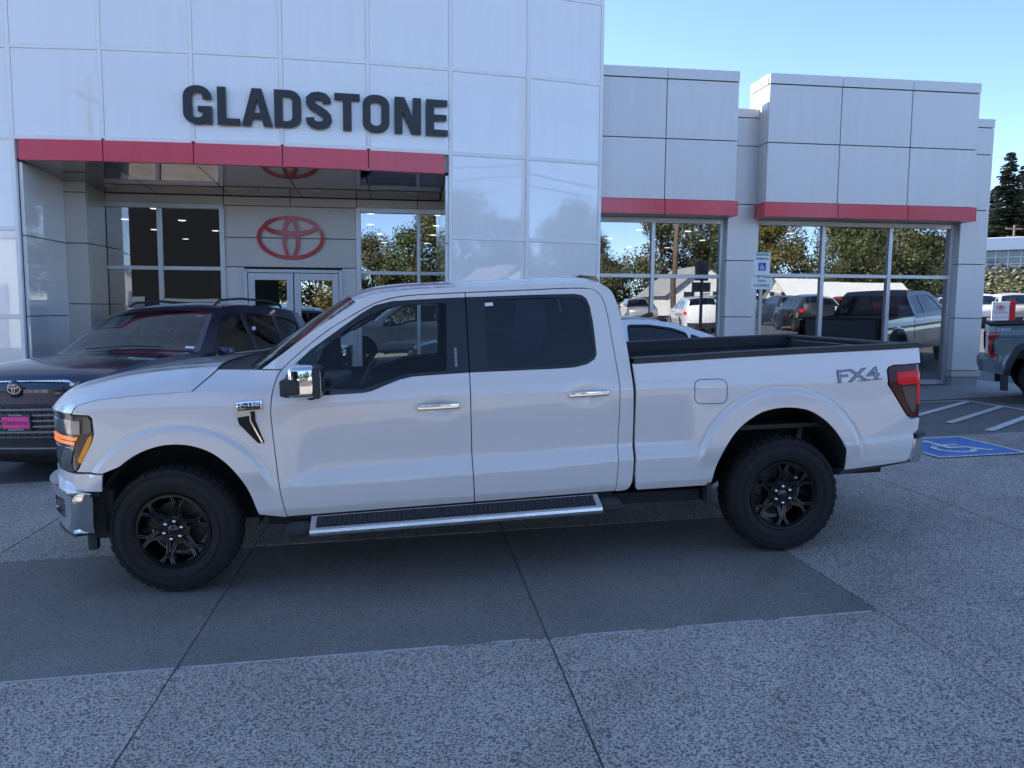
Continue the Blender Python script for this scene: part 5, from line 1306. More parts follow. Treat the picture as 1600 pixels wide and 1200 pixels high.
nose_panel('chrome_line', [(-.54, .975), (.54, .975), (.80, .905), (.80, .925), (.55, 1.000), (-.55, 1.000), (-.80, .925), (-.80, .905)], chrome, .012, None, .05)
for sg in (1, -1):
    nose_panel('headlight', [(sg * .60, .935), (sg * .86, .905), (sg * .90, .965), (sg * .66, 1.000)], black_gloss, .010); nose_panel('headlight_lens', [(sg * .66, .945), (sg * .84, .925), (sg * .87, .955), (sg * .68, .985)], lens_grey, .016)
    nose_panel('bumper_corner', [(sg * .68, .42), (sg * .84, .42), (sg * .86, .66), (sg * .74, .70)], black_mat, .004)
nose_panel('skid_strip', [(-.72, .335), (.72, .335), (.70, .350), (-.70, .350)], chrome, .012)
pq = suv_nose(0, .98); pq = suv_nose(0, .935)
lathe('emblem_base', [(0, -.004), (.075, -.004), (.085, .004)], black_gloss, SUV, 32, 'X', (pq.x - .020, 0, .925))
emblem('emblem', .072, chrome, lambda u, v, w: (pq.x - .030 + w, -u, .925 + v), SUV, .01)
pz = .605; px_ = suv_nose(0, pz).x - .035
plt = box('plate_frame', px_, px_ + .012, -.165, .165, pz - .085, pz + .085, M('plate_frame_navy', (.012, .014, .05), .4), SUV, .006, 2)
box('plate_insert', px_ - .003, px_ - .0005, -.148, .148, pz - .058, pz + .052, M('plate_pink', (1.0, .055, .34), .5), plt)
def on_plate(body, size, z, mat, xs=1.0):
    me = text_me(body, size, .0004, 'lettering', 'CENTER', xs); o = link('lettering', me, mat, plt)
    o.matrix_local = Matrix.Translation((px_ - .0045, 0, z)) @ Matrix(((0, 0, -1), (-1, 0, 0), (0, 1, 0))).to_4x4()
on_plate('Gladstone', .066, pz - .004, M('plate_ink', (.03, .015, .03), .5)); on_plate('TOYOTA', .024, pz + .068, white_txt, 1.5); on_plate('GLADSTONE', .022, pz - .072, white_txt, 1.3)
for sg in (1, -1):
    mz = empty('door_mirror', (0, 0, 0), parent=SUV)
    bm = bmesh.new(); bm_box(bm, 1.86, 2.00, *sorted((-sg * .99, -sg * 1.16)), 1.10, 1.235, None, .035, 3); sharp(link('mirror_housing', bm_mesh(bm, 'mirror_housing'), navy, mz), 50)
    bm = bmesh.new(); bm_box(bm, 1.90, 1.98, *sorted((-sg * .90, -sg * 1.02)), 1.075, 1.115, None, .01, 2); link('mirror_arm', bm_mesh(bm, 'mirror_arm'), black_mat, mz)
    rr = [(2.55, 1.76), (2.66, 1.815), (3.2, 1.845), (4.0, 1.825), (4.35, 1.785), (4.42, 1.735)]
    tube('roof_rail', [(x, -sg * .60, z + (.0)) for x, z in rr], .016, black_mat, SUV)
    for z in (1.0,):
        for x in (2.74, 3.62): 
            s_ = SUVC.F(x, 1.02); box('handle', x - .10, x + .10, *sorted((-sg * (s_ - .005), -sg * (s_ + .028))), 1.005, 1.032, navy, SUV, .008, 2)
    for xx in (1.72, 2.94, 3.76):
        make_side('door_seam', side_mesh('door_seam', SUVC.F, [(xx, .42), (xx + .006, .42), (xx + .012, 1.10), (xx + .006, 1.10)], (), None, .0015, .002, (), .06), black_trim, sg, SUV)
    make_side('sill_trim', side_mesh('sill_trim', SUVC.F, [(1.45, .27), (3.50, .27), (3.48, .36), (1.47, .36)], (), .1, .006, .02, (), .1), black_mat, sg, SUV)
    make_side('belt_moulding', side_mesh('belt_moulding', SUVC.F, [(1.83, 1.130), (3.0, 1.136), (4.28, 1.172), (4.40, 1.20), (4.40, 1.214), (4.27, 1.184), (3.0, 1.147), (1.83, 1.141)], (), None, .006, .006, (), .06), chrome, sg, SUV)
def on_ws(name, t, q, w, h, mat, lift=.006):
    p = SUVC.skin(t, q); e = SUVC.skin(t + .02, q) - p; e.normalize(); lx = SUVC.skin(t, q - .02) - p; lx.normalize(); n = e.cross(lx).normalized()
    if n.z < 0: n = -n
    c = [p + n * lift + lx * a * w / 2 + e * b * h / 2 for a, b in ((-1, -1), (1, -1), (1, 1), (-1, 1))]
    link(name, mesh_pd(name, c, [(0, 1, 2, 3)]), mat, SUV)
on_ws('price_sheet', 11.45, -.60, .30, .26, M('sheet_pale', (.55, .66, .68), .6, noise=(60, .12)), -.012); on_ws('stock_sticker', 10.18, .86, .11, .05, sticker_m); on_ws('toll_tag', 11.75, .80, .09, .035, sticker_m, -.01)
tube('wiper', [SUVC.skin(10.05, -.55) + Vector((-.02, 0, .02)), SUVC.skin(10.12, .0) + Vector((-.02, 0, .02)), SUVC.skin(10.10, .5) + Vector((-.02, 0, .015))], .008, black_mat, SUV)
p3 = Vector((2.85, -SUVC.F(2.95, 1.45) - .001, 1.42)); box('window_label', 3.06, 3.15, p3.y - .004, p3.y - .002, 1.36, 1.46, sticker_m, SUV)
place(SUV, -3.97, 8.70, rad(90 - 16.8)); SUV.scale = (1.07, 1.07, 1.07)
# ---------------- white fastback sedan standing between the pickup bed and the showroom
SEDC = Car(.92, [(.14, .20), (.03, .32), (.0, .50), (.02, .66), (.14, .79), (.55, .90), (1.0, .965), (1.35, 1.00), (1.85, 1.27), (2.25, 1.44), (2.65, 1.515), (3.05, 1.515), (3.45, 1.445), (3.9, 1.29), (4.30, 1.125), (4.70, 1.06), (4.85, 1.02), (4.93, .80), (4.91, .50), (4.80, .25)],
    [('front_bumper', 0, 3, 'paint'), ('front_fascia', 3, 4, 'black'), ('hood', 4, 7, 'paint'), ('windshield', 7, 9, 'glass'), ('roof', 9, 12, 'black'), ('rear_window', 12, 14, 'glass'), ('trunk_lid', 14, 16, 'paint'), ('tail_panel', 16, 17, 'black'), ('rear_bumper', 17, 19, 'paint')],
    [(0, .80), (1.2, .98), (1.7, 1.01), (3.2, 1.05), (4.2, 1.08), (5, 1.06)], .46, [.95, 3.80], .355, .22, (.8, .16), (4.3, .14),
    [[(1.52, 1.03), (1.98, 1.28), (2.22, 1.375), (2.45, 1.425), (2.72, 1.44), (2.70, 1.055)], [(2.79, 1.06), (2.81, 1.442), (3.08, 1.436), (3.38, 1.385), (3.56, 1.32), (3.62, 1.10)], [(3.70, 1.11), (3.63, 1.295), (3.80, 1.23), (3.98, 1.145)]], .05, .05, bulge=.12)
SED = build_car('sedan', SEDC, gwhite, 1, dark_rim, car_glass, car_glass)
tag(SED, 'white fastback sedan with dark windows showing above the pickup bed', 'car')
sharp(plate('antenna_fin', [(3.16, 1.555), (3.30, 1.61), (3.36, 1.61), (3.38, 1.540)], black_gloss, lambda u, v, w: (u, -.02 + w, v), .04, SED))
for sg in (1, -1):
    bm = bmesh.new(); bm_box(bm, 1.55, 1.68, *sorted((-sg * .93, -sg * 1.08)), 1.00, 1.11, None, .03, 3); sharp(link('door_mirror', bm_mesh(bm, 'door_mirror'), gwhite, SED), 50)
    make_side('tail_light', side_mesh('tail_light', SEDC.F, [(4.45, .93), (4.86, .95), (4.88, .99), (4.50, .99)], (), .08, .006, .02, (), .06), red_lens, sg, SED)
place(SED, 0.10, 10.55, rad(0))
# ---------------- slate pickup at the right edge, its tail toward us
def slate_truck():
    root = empty('pickup_truck')
    # x measured from the tail, forward; near flank is its right-hand side
    Rw, WX, W = .405, .84, 1.0
    def F(x, z):
        w = W - .035 * ((x < .25) * ((.25 - x) / .25)**2 if x < .25 else 0)
        w -= .10 * max(0, .62 - z) + .06 * max(0, z - .95)
        if x > 1.95 and z > 1.22: w -= .36 * (z - 1.22)
        for cx in (WX, WX + 3.7):
            r = math.hypot(x - cx, z - Rw); w += .045 * (1 - sstep((r - .60) / .07)) * sstep((z - .42) / .15)
        w += .012 * math.exp(-((z - 1.10) / .04)**2)
        return w
    def arch(cx): return [(cx + .505 * math.cos(a), Rw + .505 * math.sin(a)) for a in [lerp(math.pi + .12, -.12, k / 16) for k in range(17)]]
    def trap(cx): return [(cx - .52, .46), (cx - .50, .62), (cx - .40, .84), (cx - .26, .945), (cx, .965), (cx + .26, .945), (cx + .40, .84), (cx + .50, .62), (cx + .52, .46)]
    side = [(.06, .60), (.04, .75), (.03, 1.24), (1.92, 1.285)] + [(1.93, .50), (WX + .53, .46)] + trap(WX)[::-1] + [(WX - .53, .46), (.22, .50)]
    cab = [(1.95, .50), (1.95, 1.29), (2.03, 1.75), (2.2, 1.86), (3.4, 1.86), (3.75, 1.80), (4.45, 1.36), (5.6, 1.22), (5.85, 1.05), (5.85, .55), (5.5, .46)] + trap(WX + 3.7)[::-1]
    win = [[(2.15, 1.33), (2.18, 1.74), (2.75, 1.77), (2.75, 1.33)], [(2.83, 1.33), (2.83, 1.77), (3.45, 1.76), (3.72, 1.68), (4.15, 1.36)]]
    db = side_mesh('bed_side', F, side, (), .05, rim=.03, bstep=.05); dc = side_mesh('cab_side', F, cab, win, .05, rim=.03, bstep=.05)
    flare_o = rounded([(WX - .60, .44), (WX - .585, .66), (WX - .46, .92), (WX - .28, 1.025), (WX, 1.045), (WX + .28, 1.025), (WX + .46, .92), (WX + .585, .66), (WX + .60, .44)], .03, 3) 
    fl = flare_o + trap(WX)[::-1]
    dflr = side_mesh('arch_flare', F, fl, (), .04, .012, .05, (), .04)
    for sg in (1, -1):
        b = make_side('bed_side', db, slate, sg, root); make_side('cab_side', dc, slate, sg, root); make_side('arch_flare', dflr, black_mat, sg, b)
        for w in win: make_side('window', side_mesh('window', F, w, (), .2, -.012, .001), tint_g, sg, root)
        tl = rounded([(.015, 1.10), (.02, .82), (.045, .755), (.125, .745), (.145, .775), (.100, .82), (.095, 1.04), (.17, 1.10), (.15, 1.165), (.05, 1.165)], .02, 2)
        make_side('tail_light', side_mesh('tail_light', F, tl, (), .05, .008, .03, (), .03), M('tail_red_deep', (.28, .008, .012), .15, coat=1.0), sg, root)
        make_side('tail_lens', side_mesh('tail_lens', F, rounded([(.10, .85), (.10, 1.03), (.085, 1.05), (.075, .82)], .008, 2), (), .05, .012, .005, (), .03), black_gloss, sg, root)
        vs = []
        for cx in (WX, WX + 3.7):
            a2 = trap(cx); vv = []
            for x, z in a2: vv += [(x, -sg * (F(x, z) - .01), z), (x, -sg * .56, z)]
            m = len(a2); link('arch_liner', mesh_pd('arch_liner', vv + [(x, -sg * .56, z) for x, z in a2], [(2 * i, 2 * i + 1, 2 * i + 3, 2 * i + 2) for i in range(m - 1)] + [tuple(range(2 * m, 3 * m))]), under_m, root)
        box('rail_cap', .04, 1.93, *sorted((-sg * .84, -sg * .985)), 1.265, 1.30, black_mat, root, .01, 2)
        box('inner_wall', .1, 1.93, *sorted((-sg * .82, -sg * .84)), .75, 1.27, black_mat, root)
        sharp(plate('rear_bumper_corner', rounded([(-.05, .52), (.12, .50), (.24, .46), (.26, .50), (.12, .72), (-.05, .72)], .02, 2), M('bumper_slate', (.12, .15, .165), .4), (lambda sg: lambda u, v, w: (u, -sg * (.985 - w), v))(sg), .3, root))
        box('mud_flap', WX - .64, WX - .54, *sorted((-sg * .76, -sg * 1.0)), .22, .48, black_mat, root)
        for cx in (WX, WX + 3.7):
            w = empty('wheel', (cx, -sg * .875, Rw), (0, 0, 0 if sg > 0 else math.pi), root); inst('tyre', TM, w, scale=(1.01, 1.05, 1.01)); rm = inst('rim', RM, w, (0, -.014, 0), (0, .3, 0)); inst('centre_cap', CM, rm, (0, -.073, 0))
            lathe('rim_ring', [(.226, -.112), (.238, -.116), (.243, -.110)], silver_m, w, 48)
            for k in range(12):
                a = 2 * math.pi * k / 12; box('spoke_insert', -.012, .012, -.004, .004, -.02, .02, silver_m, rm, 0, 1, (.195 * math.cos(a), -.096, .195 * math.sin(a)), (0, -a, 0))
    box('tailgate', .035, .10, -.80, .80, .72, 1.25, slate, root, .01, 2); box('tailgate_cap', .025, .14, -.84, .84, 1.255, 1.305, black_mat, root, .012, 2); box('rear_bumper', -.09, .08, -.72, .72, .52, .72, M('bumper_slate', (.12, .15, .165), .4), root, .03, 3)
    box('bed_floor', .1, 1.93, -.84, .84, .72, .76, black_mat, root); box('chassis', .2, 5.6, -.5, .5, .42, .62, under_m, root); box('bed_front', 1.90, 1.93, -.84, .84, .72, 1.28, slate, root)
    # cab top
    top = [(1.95, 1.29), (2.03, 1.75), (2.2, 1.86), (3.4, 1.86), (3.75, 1.80), (4.45, 1.36), (5.6, 1.22), (5.85, 1.05), (5.85, .55)]
    for i, (nm, mm) in enumerate((('rear_window', tint_g), ('roof', slate), ('roof', slate), ('roof', slate), ('windshield', ws_g), ('hood', slate), ('nose', slate), ('grille', black_mat))):
        (xa, za), (xb, zb) = top[i], top[i + 1]
        grid(nm, lambda u, v: (lerp(xa, xb, u), (2 * v - 1) * F(lerp(xa, xb, u), lerp(za, zb, u)), lerp(za, zb, u) + .03 * (1 - (2 * v - 1)**2)), 2, 10, mm, root)
    tx_m = M('decal_red_white', (.70, .70, .72), .4); tg_ = M('decal_dim', (.16, .19, .21), .4)
    for body, x, mat, sz, xs in (('TRD', .215, tx_m, .062, 1.6), ('PRO', .46, tg_, .052, 1.7)):
        me = text_me(body, sz, .0008, 'lettering', 'CENTER', xs, 1.0, .2); o = link('lettering', me, mat, root)
        o.matrix_local = Matrix.Translation((x, -F(x, 1.19) - .002, 1.19)) @ Matrix.Rotation(rad(90), 4, 'X')
    return root
TND = slate_truck(); tag(TND, 'slate blue-grey pickup with black arch flares cut off by the right edge of the photo', 'pickup truck')
place(TND, 9.78, 12.02, rad(-37))
# ------------------------------------------------------------------ trees
def leaf_mat(name, c1, c2, c3):
    m = bpy.data.materials.new(name); m.use_nodes = True; nt = m.node_tree; b = nt.nodes['Principled BSDF']; L = nt.links.new; N = nt.nodes.new
    geo = N('ShaderNodeNewGeometry'); oi = N('ShaderNodeObjectInfo'); tc = N('ShaderNodeTexCoord')
    n = N('ShaderNodeTexNoise'); n.inputs['Scale'].default_value = .8; n.inputs['Detail'].default_value = 3; L(tc.outputs['Object'], n.inputs['Vector'])
    ad = N('ShaderNodeMath'); ad.operation = 'ADD'; L(n.outputs['Fac'], ad.inputs[0])
    ml = N('ShaderNodeMath'); ml.operation = 'MULTIPLY_ADD'; ml.inputs[1].default_value = .5; ml.inputs[2].default_value = -.25; L(geo.outputs['Random Per Island'], ml.inputs[0]); L(ml.outputs[0], ad.inputs[1])
    cr = N('ShaderNodeValToRGB'); e = cr.color_ramp.elements; e[0].position = .3; e[0].color = (*c1, 1); e[1].position = .75; e[1].color = (*c3, 1); k = cr.color_ramp.elements.new(.5); k.color = (*c2, 1)
    L(ad.outputs[0], cr.inputs[0]); L(cr.outputs[0], b.inputs['Base Color']); b.inputs['Roughness'].default_value = .6
    b.inputs['Subsurface Weight'].default_value = 0.0; b.inputs['Transmission Weight'].default_value = 0.0
    MATS[name] = m; return m
leaf_g = leaf_mat('leaf_green', (.035, .055, .014), (.065, .085, .02), (.11, .11, .03)); leaf_y = leaf_mat('leaf_autumn', (.07, .075, .02), (.13, .115, .025), (.22, .15, .03)); leaf_c = leaf_mat('needle_green', (.012, .022, .013), (.022, .035, .018), (.04, .05, .028))
bark = M('bark', (.09, .07, .055), .9, noise=(3, .3)); dry_leaf = leaf_mat('leaf_olive', (.05, .06, .022), (.09, .09, .035), (.14, .12, .05))
def crown_mesh(seed, h, r, n, size, base=.22, lobes=16):
    rg = random.Random(seed); cl = []
    for k in range(lobes):
        t = rg.uniform(base, 1.0); a = rg.uniform(0, 6.283); rr = r * math.sin(math.pi * min(1, (t - base) / (1 - base) * .80 + .16)) * rg.uniform(.25, .95)
        cl.append((Vector((rr * math.cos(a), rr * math.sin(a), t * h * .93)), r * rg.uniform(.24, .42)))
    vs, fs = [], []
    for k in range(n):
        c, cr = cl[rg.randrange(lobes)]
        d = Vector((rg.gauss(0, 1), rg.gauss(0, 1), rg.gauss(0, .75))); d.normalize(); p = c + d * cr * rg.uniform(.55, 1.08)
        nrm = (d + Vector((rg.gauss(0, .5), rg.gauss(0, .5), rg.gauss(0, .5)))).normalized(); u = nrm.cross(Vector((rg.gauss(0, 1), rg.gauss(0, 1), 1))).normalized(); v = nrm.cross(u); s = size * rg.uniform(.5, 1.2)
        b = len(vs); vs += [p + u * s, p + v * s * .6, p - u * s, p - v * s * .6]; fs.append((b, b + 1, b + 2, b + 3))
    return mesh_pd('crown', vs, fs), cl
def trunk_mesh(seed, h, r, cl, base):
    rg = random.Random(seed); bm = bmesh.new()
    bm_tube(bm, [(0, 0, -.3), (rg.uniform(-.1, .1), rg.uniform(-.1, .1), h * .3), (rg.uniform(-.2, .2), rg.uniform(-.2, .2), h * .6), (rg.uniform(-.3, .3), 0, h * .9)], [r, r * .75, r * .45, r * .12], 7)
    for c, cr in cl[:9]: bm_tube(bm, [(0, 0, c.z * .55), tuple(c * .6 + Vector((0, 0, c.z * .18))), tuple(c)], [r * .38, r * .22, r * .06], 5)
    return bm_mesh(bm, 'trunk')
TV = []
for q, (h, r, n, lm) in enumerate(((10.5, 4.2, 15000, leaf_g), (9.5, 4.0, 14000, leaf_y), (12.5, 4.6, 16000, dry_leaf))):
    cm, cl = crown_mesh(20 + q, h, r, n, .15, .16, 34); cm.materials.append(lm); tm = trunk_mesh(30 + q, h, .26, cl, .2); tm.materials.append(bark); TV.append((tm, cm))
def tree(x, y, kind, s, rz, label, group, name='broadleaf_tree', z=None, sz=1.0):
    t = empty(name, (x, y, (zg(x, y) if z is None else z)), (0, 0, rz)); t.scale = (s, s, s * sz)
    inst('trunk', TV[kind][0], t); inst('crown', TV[kind][1], t); tag(t, label, 'tree', group); return t
rg = random.Random(11)
# row of roadside trees across the street, seen only as reflections in the glazing
LBL = 'leafy roadside tree across the street, mirrored in the showroom glass'
for k in range(34):
    x = -64 + k * 4.9 + rg.uniform(-1.2, 1.2); y = -52 - rg.uniform(0, 9)
    s = rg.uniform(.85, 1.1)
    if 10 < x < 25: s *= .72
    elif x >= 25: s *= 1.25
    elif x < -22: s *= .8
    tree(x, y, (0, 1, 2, 0, 2)[k % 5], s, rg.uniform(0, 6.28), LBL, 'roadside trees mirrored in the glass')
# ------------------------------------------------------------------ far right: lot, bank, building, conifers
grass_m = M('bank_grass', (.085, .085, .035), .95, noise=(.35, .45), bump=(6, .6))
def hz(x, y):
    d = (x * .66 + y * .75)   # distance along the view to the right
    return zg(x, y) + 4.6 * sstep((d - 84) / 17) + .35 * math.sin(x * .21) * math.cos(y * .17) * sstep((d - 84) / 10)
def hill(u, v):
    a = lerp(-26, 60, u); d = lerp(82, 150, v)
    x = d * .66 + a * .75; y = d * .75 - a * .66
    return (x, y, hz(x, y) + (.02 if v > 0 else -.1))
tag(grid('hillside', hill, 40, 40, grass_m), kind='structure', label='grassy bank rising behind the car lot')
# shrubs along the top of the bank, one mass of ground cover
vs, fs = [], []
for k in range(5200):
    a = rg.uniform(-14, 22); d = rg.uniform(93, 101) if rg.random() < .6 else rg.uniform(84, 100); x = d * .66 + a * .75; y = d * .75 - a * .66
    p = Vector((x, y, hz(x, y) + rg.uniform(0, .9) * (1 if d > 92 else .35))); u = Vector((rg.gauss(0, 1), rg.gauss(0, 1), rg.gauss(0, 1))).normalized(); v = u.orthogonal().normalized(); s = rg.uniform(.10, .26)
    b = len(vs); vs += [p + u * s, p + v * s, p - u * s, p - v * s]; fs.append((b, b + 1, b + 2, b + 3))
tag(link('bank_shrubs', mesh_pd('bank_shrubs', vs, fs), dry_leaf), 'low scrub growing on the bank behind the lot', 'shrub', kind='stuff')
# office building above the bank
OB = empty('office_building', (0, 0, 0)); tag(OB, 'low white office building with dark gridded windows on top of the bank', 'building')
def onview(a, d): return Vector((d * .66 + a * .75, d * .75 - a * .66))
ob_w = M('office_white', (.74, .75, .77), .5, noise=(.4, .04)); ob_g = M('office_glass', (.02, .035, .07), .06, coat=1.0); ob_f = M('office_frame', (.62, .64, .66), .5)
d0 = 103.0; ang = math.atan2(-.66, .75); zb = hz(*onview(0, d0)) - .6
OB.matrix_world = Matrix.Translation((*onview(0, d0), zb)) @ Matrix.Rotation(ang, 4, 'Z')
box('wall', -18, 30, 0, 12, -1.0, .9, ob_w, OB); box('glazing', -17.8, 29.8, .25, 11.8, .9, 3.1, ob_g, OB); box('roof', -18.6, 30.6, -.8, 12.6, 3.1, 4.5, ob_w, OB, .05)
for k in range(41): box('mullion', -17.9 + k * 1.18, -17.80 + k * 1.18, .12, .26, 0.9, 3.1, ob_f, OB)
for z in (1.6, 2.35): box('transom', -17.9, 29.9, .14, .25, z, z + .08, ob_f, OB)
# conifers
def conifer_mesh(seed, h, r, nw=64):
    rg = random.Random(seed); vs, fs = [], []; tv = bmesh.new()
    bm_tube(tv, [(0, 0, -.5), (0, 0, h * .5), (0, 0, h)], [h * .018, h * .011, .02], 7)
    for w in range(nw):
        t = (w + rg.uniform(-.3, .3)) / nw; z = h * (.06 + .94 * t); L_ = r * (1 - t)**.85 * rg.uniform(.75, 1.12) + .25
        nb = 11 if t < .8 else 7
        for k in range(nb):
            a = rg.uniform(0, 6.283); Lb = L_ * rg.uniform(.6, 1.1); d = Vector((math.cos(a), math.sin(a), 0)); sd = Vector((-d.y, d.x, 0)); droop = rg.uniform(.18, .38)
            n = max(4, int(Lb * 4.2))
            for j in range(n):
                f = (j + .5) / n; c = d * (Lb * f) + Vector((0, 0, z - droop * Lb * f + .12 * Lb * f * f))
                wd = (.36 + .30 * Lb * (1 - f)) * .8
                for s_ in (-1, 1):
                    e = c + sd * s_ * wd * rg.uniform(.5, 1.1) + d * rg.uniform(.0, .35) - Vector((0, 0, rg.uniform(.05, .32)))
                    th = Vector((0, 0, .10)) + d * .20
                    b = len(vs); vs += [c - th, e - th * .3, e + th * .4, c + th]; fs.append((b, b + 1, b + 2, b + 3))
    me = mesh_pd('crown', vs, fs); me.materials.append(leaf_c); tm = bm_mesh(tv, 'trunk'); tm.materials.append(bark); return tm, me
CF = [conifer_mesh(5, 24, 5.2), conifer_mesh(6, 26, 5.6)]
for k, (a, d, v, s, lab) in enumerate(((-3.3, 117, 0, .66, 'tall dark conifer at the end of the showroom, left of its taller neighbour'), (-.6, 121, 1, .66, 'tallest dark conifer, cut by the right edge of the photo'), (-1.9, 124, 1, .58, 'dark conifer half hidden between the two taller ones'), (-4.9, 119, 0, .50, 'shortest dark conifer, closest to the corner of the showroom'), (1.4, 119, 0, .60, 'dark conifer beyond the right edge of the photo'))):
    p = onview(a, d); t = empty('conifer_tree', (p.x, p.y, hz(*onview(a, 101)) - 1.0), (0, 0, k * 1.3)); t.scale = (s * 1.22, s * 1.22, s * 1.06); inst('trunk', CF[v][0], t); inst('crown', CF[v][1], t); tag(t, lab, 'tree', 'conifers behind the office')
pl_m = M('pole_wood', (.17, .12, .085), .85, noise=(3, .25))
# small utility pole by the conifers
up = empty('utility_pole', (*onview(-2.3, 112), hz(*onview(-2.3, 101)) - .5)); tag(up, 'thin wooden utility pole in front of the conifers above the office roof', 'utility pole', None)
tube('pole', [(0, 0, 0), (0, 0, 6.6)], [.16, .11], pl_m, up); box('crossarm', -1.1, 1.1, -.06, .06, 6.1, 6.25, pl_m, up); box('crossarm', -.9, .9, -.06, .06, 5.2, 5.32, pl_m, up)
# dealer pylon sign in the lot
PS = empty('pylon_sign', (0, 0, 0)); ps_w = M('sign_white', (.80, .80, .80), .4); ps_r = M('sign_red', (.55, .012, .02), .4); ps_g = M('sign_grey', (.30, .30, .31), .5)
def fromview(px, dep):
    lat = (px - 800) / 1210.45 * dep; return lat * .991 + dep * .1335, -lat * .1335 + dep * .991
PX, PY = fromview(1562, 28)
PS.matrix_world = Matrix.Translation((PX, PY, zg(PX, PY))) @ Matrix.Rotation(rad(-38), 4, 'Z')
tag(PS, 'small white dealer sign with a red side standing in the car lot', 'sign')
box('sign_body', -.34, .20, -.10, .10, .0, 1.52, ps_w, PS, .01); box('red_side', .202, .38, -.11, .11, 0, 1.55, ps_r, PS, .01)
emblem('emblem', .13, ps_r, lambda u, v, w: (-.07 + u, -.112 + w, 1.30 + v), PS, .01)
o = link('lettering', text_me('TOYOTA', .105, .003), ps_r, PS); o.matrix_local = Matrix.Translation((-.07, -.104, 1.13)) @ Matrix.Rotation(rad(90), 4, 'X')
for z in (.95, .80): box('panel_line', -.30, .16, -.103, -.101, z, z + .015, ps_g, PS)
# ------------------------------------------------------------------ parked cars in the lot (simple bodies)
LS = Car(.90, SUVC.outline, SUVC.segs, SUVC.belt, .40, SUVC.wheels, .37, .27, (.75, .17), (4.4, .15), SUVC.windows, .05, .14, bulge=.12)
lot_suv = build_car('parked_suv', LS, gwhite, 0, silver_rim); LD = Car(.90, SEDC.outline, [(n, a, b, 'paint' if n in ('roof', 'front_fascia', 'tail_panel') else k) for n, a, b, k in SEDC.segs], SEDC.belt, .46, SEDC.wheels, .34, .22, (.8, .16), (4.3, .14), SEDC.windows, .05, .14, bulge=.12)
lot_sed = build_car('parked_sedan', LD, gwhite, 0, silver_rim)
for proto in (lot_suv, lot_sed):
    for sg in (1, -1):
        F_ = LS.F if proto is lot_suv else LD.F; Lc = (LS if proto is lot_suv else LD).L; zt = 1.0 if proto is lot_suv else .92
        make_side('tail_light', side_mesh('tail_light', F_, [(Lc - .35, zt - .08), (Lc - .06, zt - .10), (Lc - .06, zt + .05), (Lc - .35, zt + .06)], (), .2, .008, .02), red_lens, sg, proto)
        make_side('headlight', side_mesh('headlight', F_, [(.12, .70), (.5, .74), (.55, .84), (.14, .80)], (), .2, .008, .02), lens_grey, sg, proto)
    box('plate', -.135 if proto is lot_suv else -.13, -.12, -.16, .16, .42, .56, sticker_m, proto)
cols = {'white': gwhite, 'silver': silver_p, 'black': black_p, 'red': red_p, 'grey': grey_p, 'sand': sand_p, 'blue': navy}
used = set()
def parked(proto, x, y, hd, col, label, group):
    if proto.name not in used: o = proto; used.add(proto.name)
    else: o = copy_tree(proto)
    stack = [o]
    while stack:
        q = stack.pop(); stack += list(q.children)
        if q.type == 'MESH':
            for sl in q.material_slots:
                if sl.material and sl.material.name.startswith('paint_'):
                    sl.link = 'OBJECT'; sl.material = cols[col]
    place(o, x, y, hd); tag(o, label, 'car', group); return o
# seen directly at the right edge
P1 = [(1543, 40, 'white', 'suv', 'white crossover in the near row of the lot, left of the small dealer sign'), (1600, 38, 'sand', 'suv', 'beige crossover in the near row of the lot, right of the small dealer sign')]
for px, dp, c, t, lab in P1: parked(lot_suv if t == 'suv' else lot_sed, *fromview(px, dp), rad(62), c, lab, 'near row of the lot')
far = [(1548, 52, 'silver', 'silver car in the middle row of the lot, nearest the showroom corner'), (1598, 51, 'white', 'white car in the middle row of the lot at the right edge'), (1541, 63, 'white', 'white car in the far row below the bank, first from the showroom corner'), (1571, 62, 'grey', 'grey car in the far row below the bank, second from the showroom corner'), (1601, 61, 'white', 'white car in the far row below the bank at the right edge')]
for k, (px, dp, c, lab) in enumerate(far): parked((lot_suv, lot_sed)[k % 2], *fromview(px, dp), rad(60), c, lab, 'far rows of the lot')
# lot across the drive, visible in the glazing as reflections
rows = [(-12, 15, 9), (-20, 15, 10), (-28, 18, 9)]
ccyc = ['white', 'silver', 'black', 'white', 'red', 'grey', 'white', 'blue', 'white', 'silver']
n = 0
for y, x0, cnt in rows:
    for k in range(cnt):
        parked((lot_suv, lot_sed, lot_suv)[n % 3], x0 + k * 2.9, y + rg.uniform(-.3, .3), rad(-80 if n % 2 else 100), ccyc[n % 10], 'parked car across the drive, mirrored in the showroom glass', 'cars mirrored in the glass'); n += 1
for k, (x, y, c) in enumerate(((-14, -10, 'white'), (-9.5, -10.4, 'grey'), (-22, -16, 'white'), (-4, -17, 'silver'), (2.5, -16.5, 'white'))):
    parked((lot_suv, lot_sed)[k % 2], x, y, rad(95), c, 'parked car across the drive, mirrored in the showroom glass', 'cars mirrored in the glass')
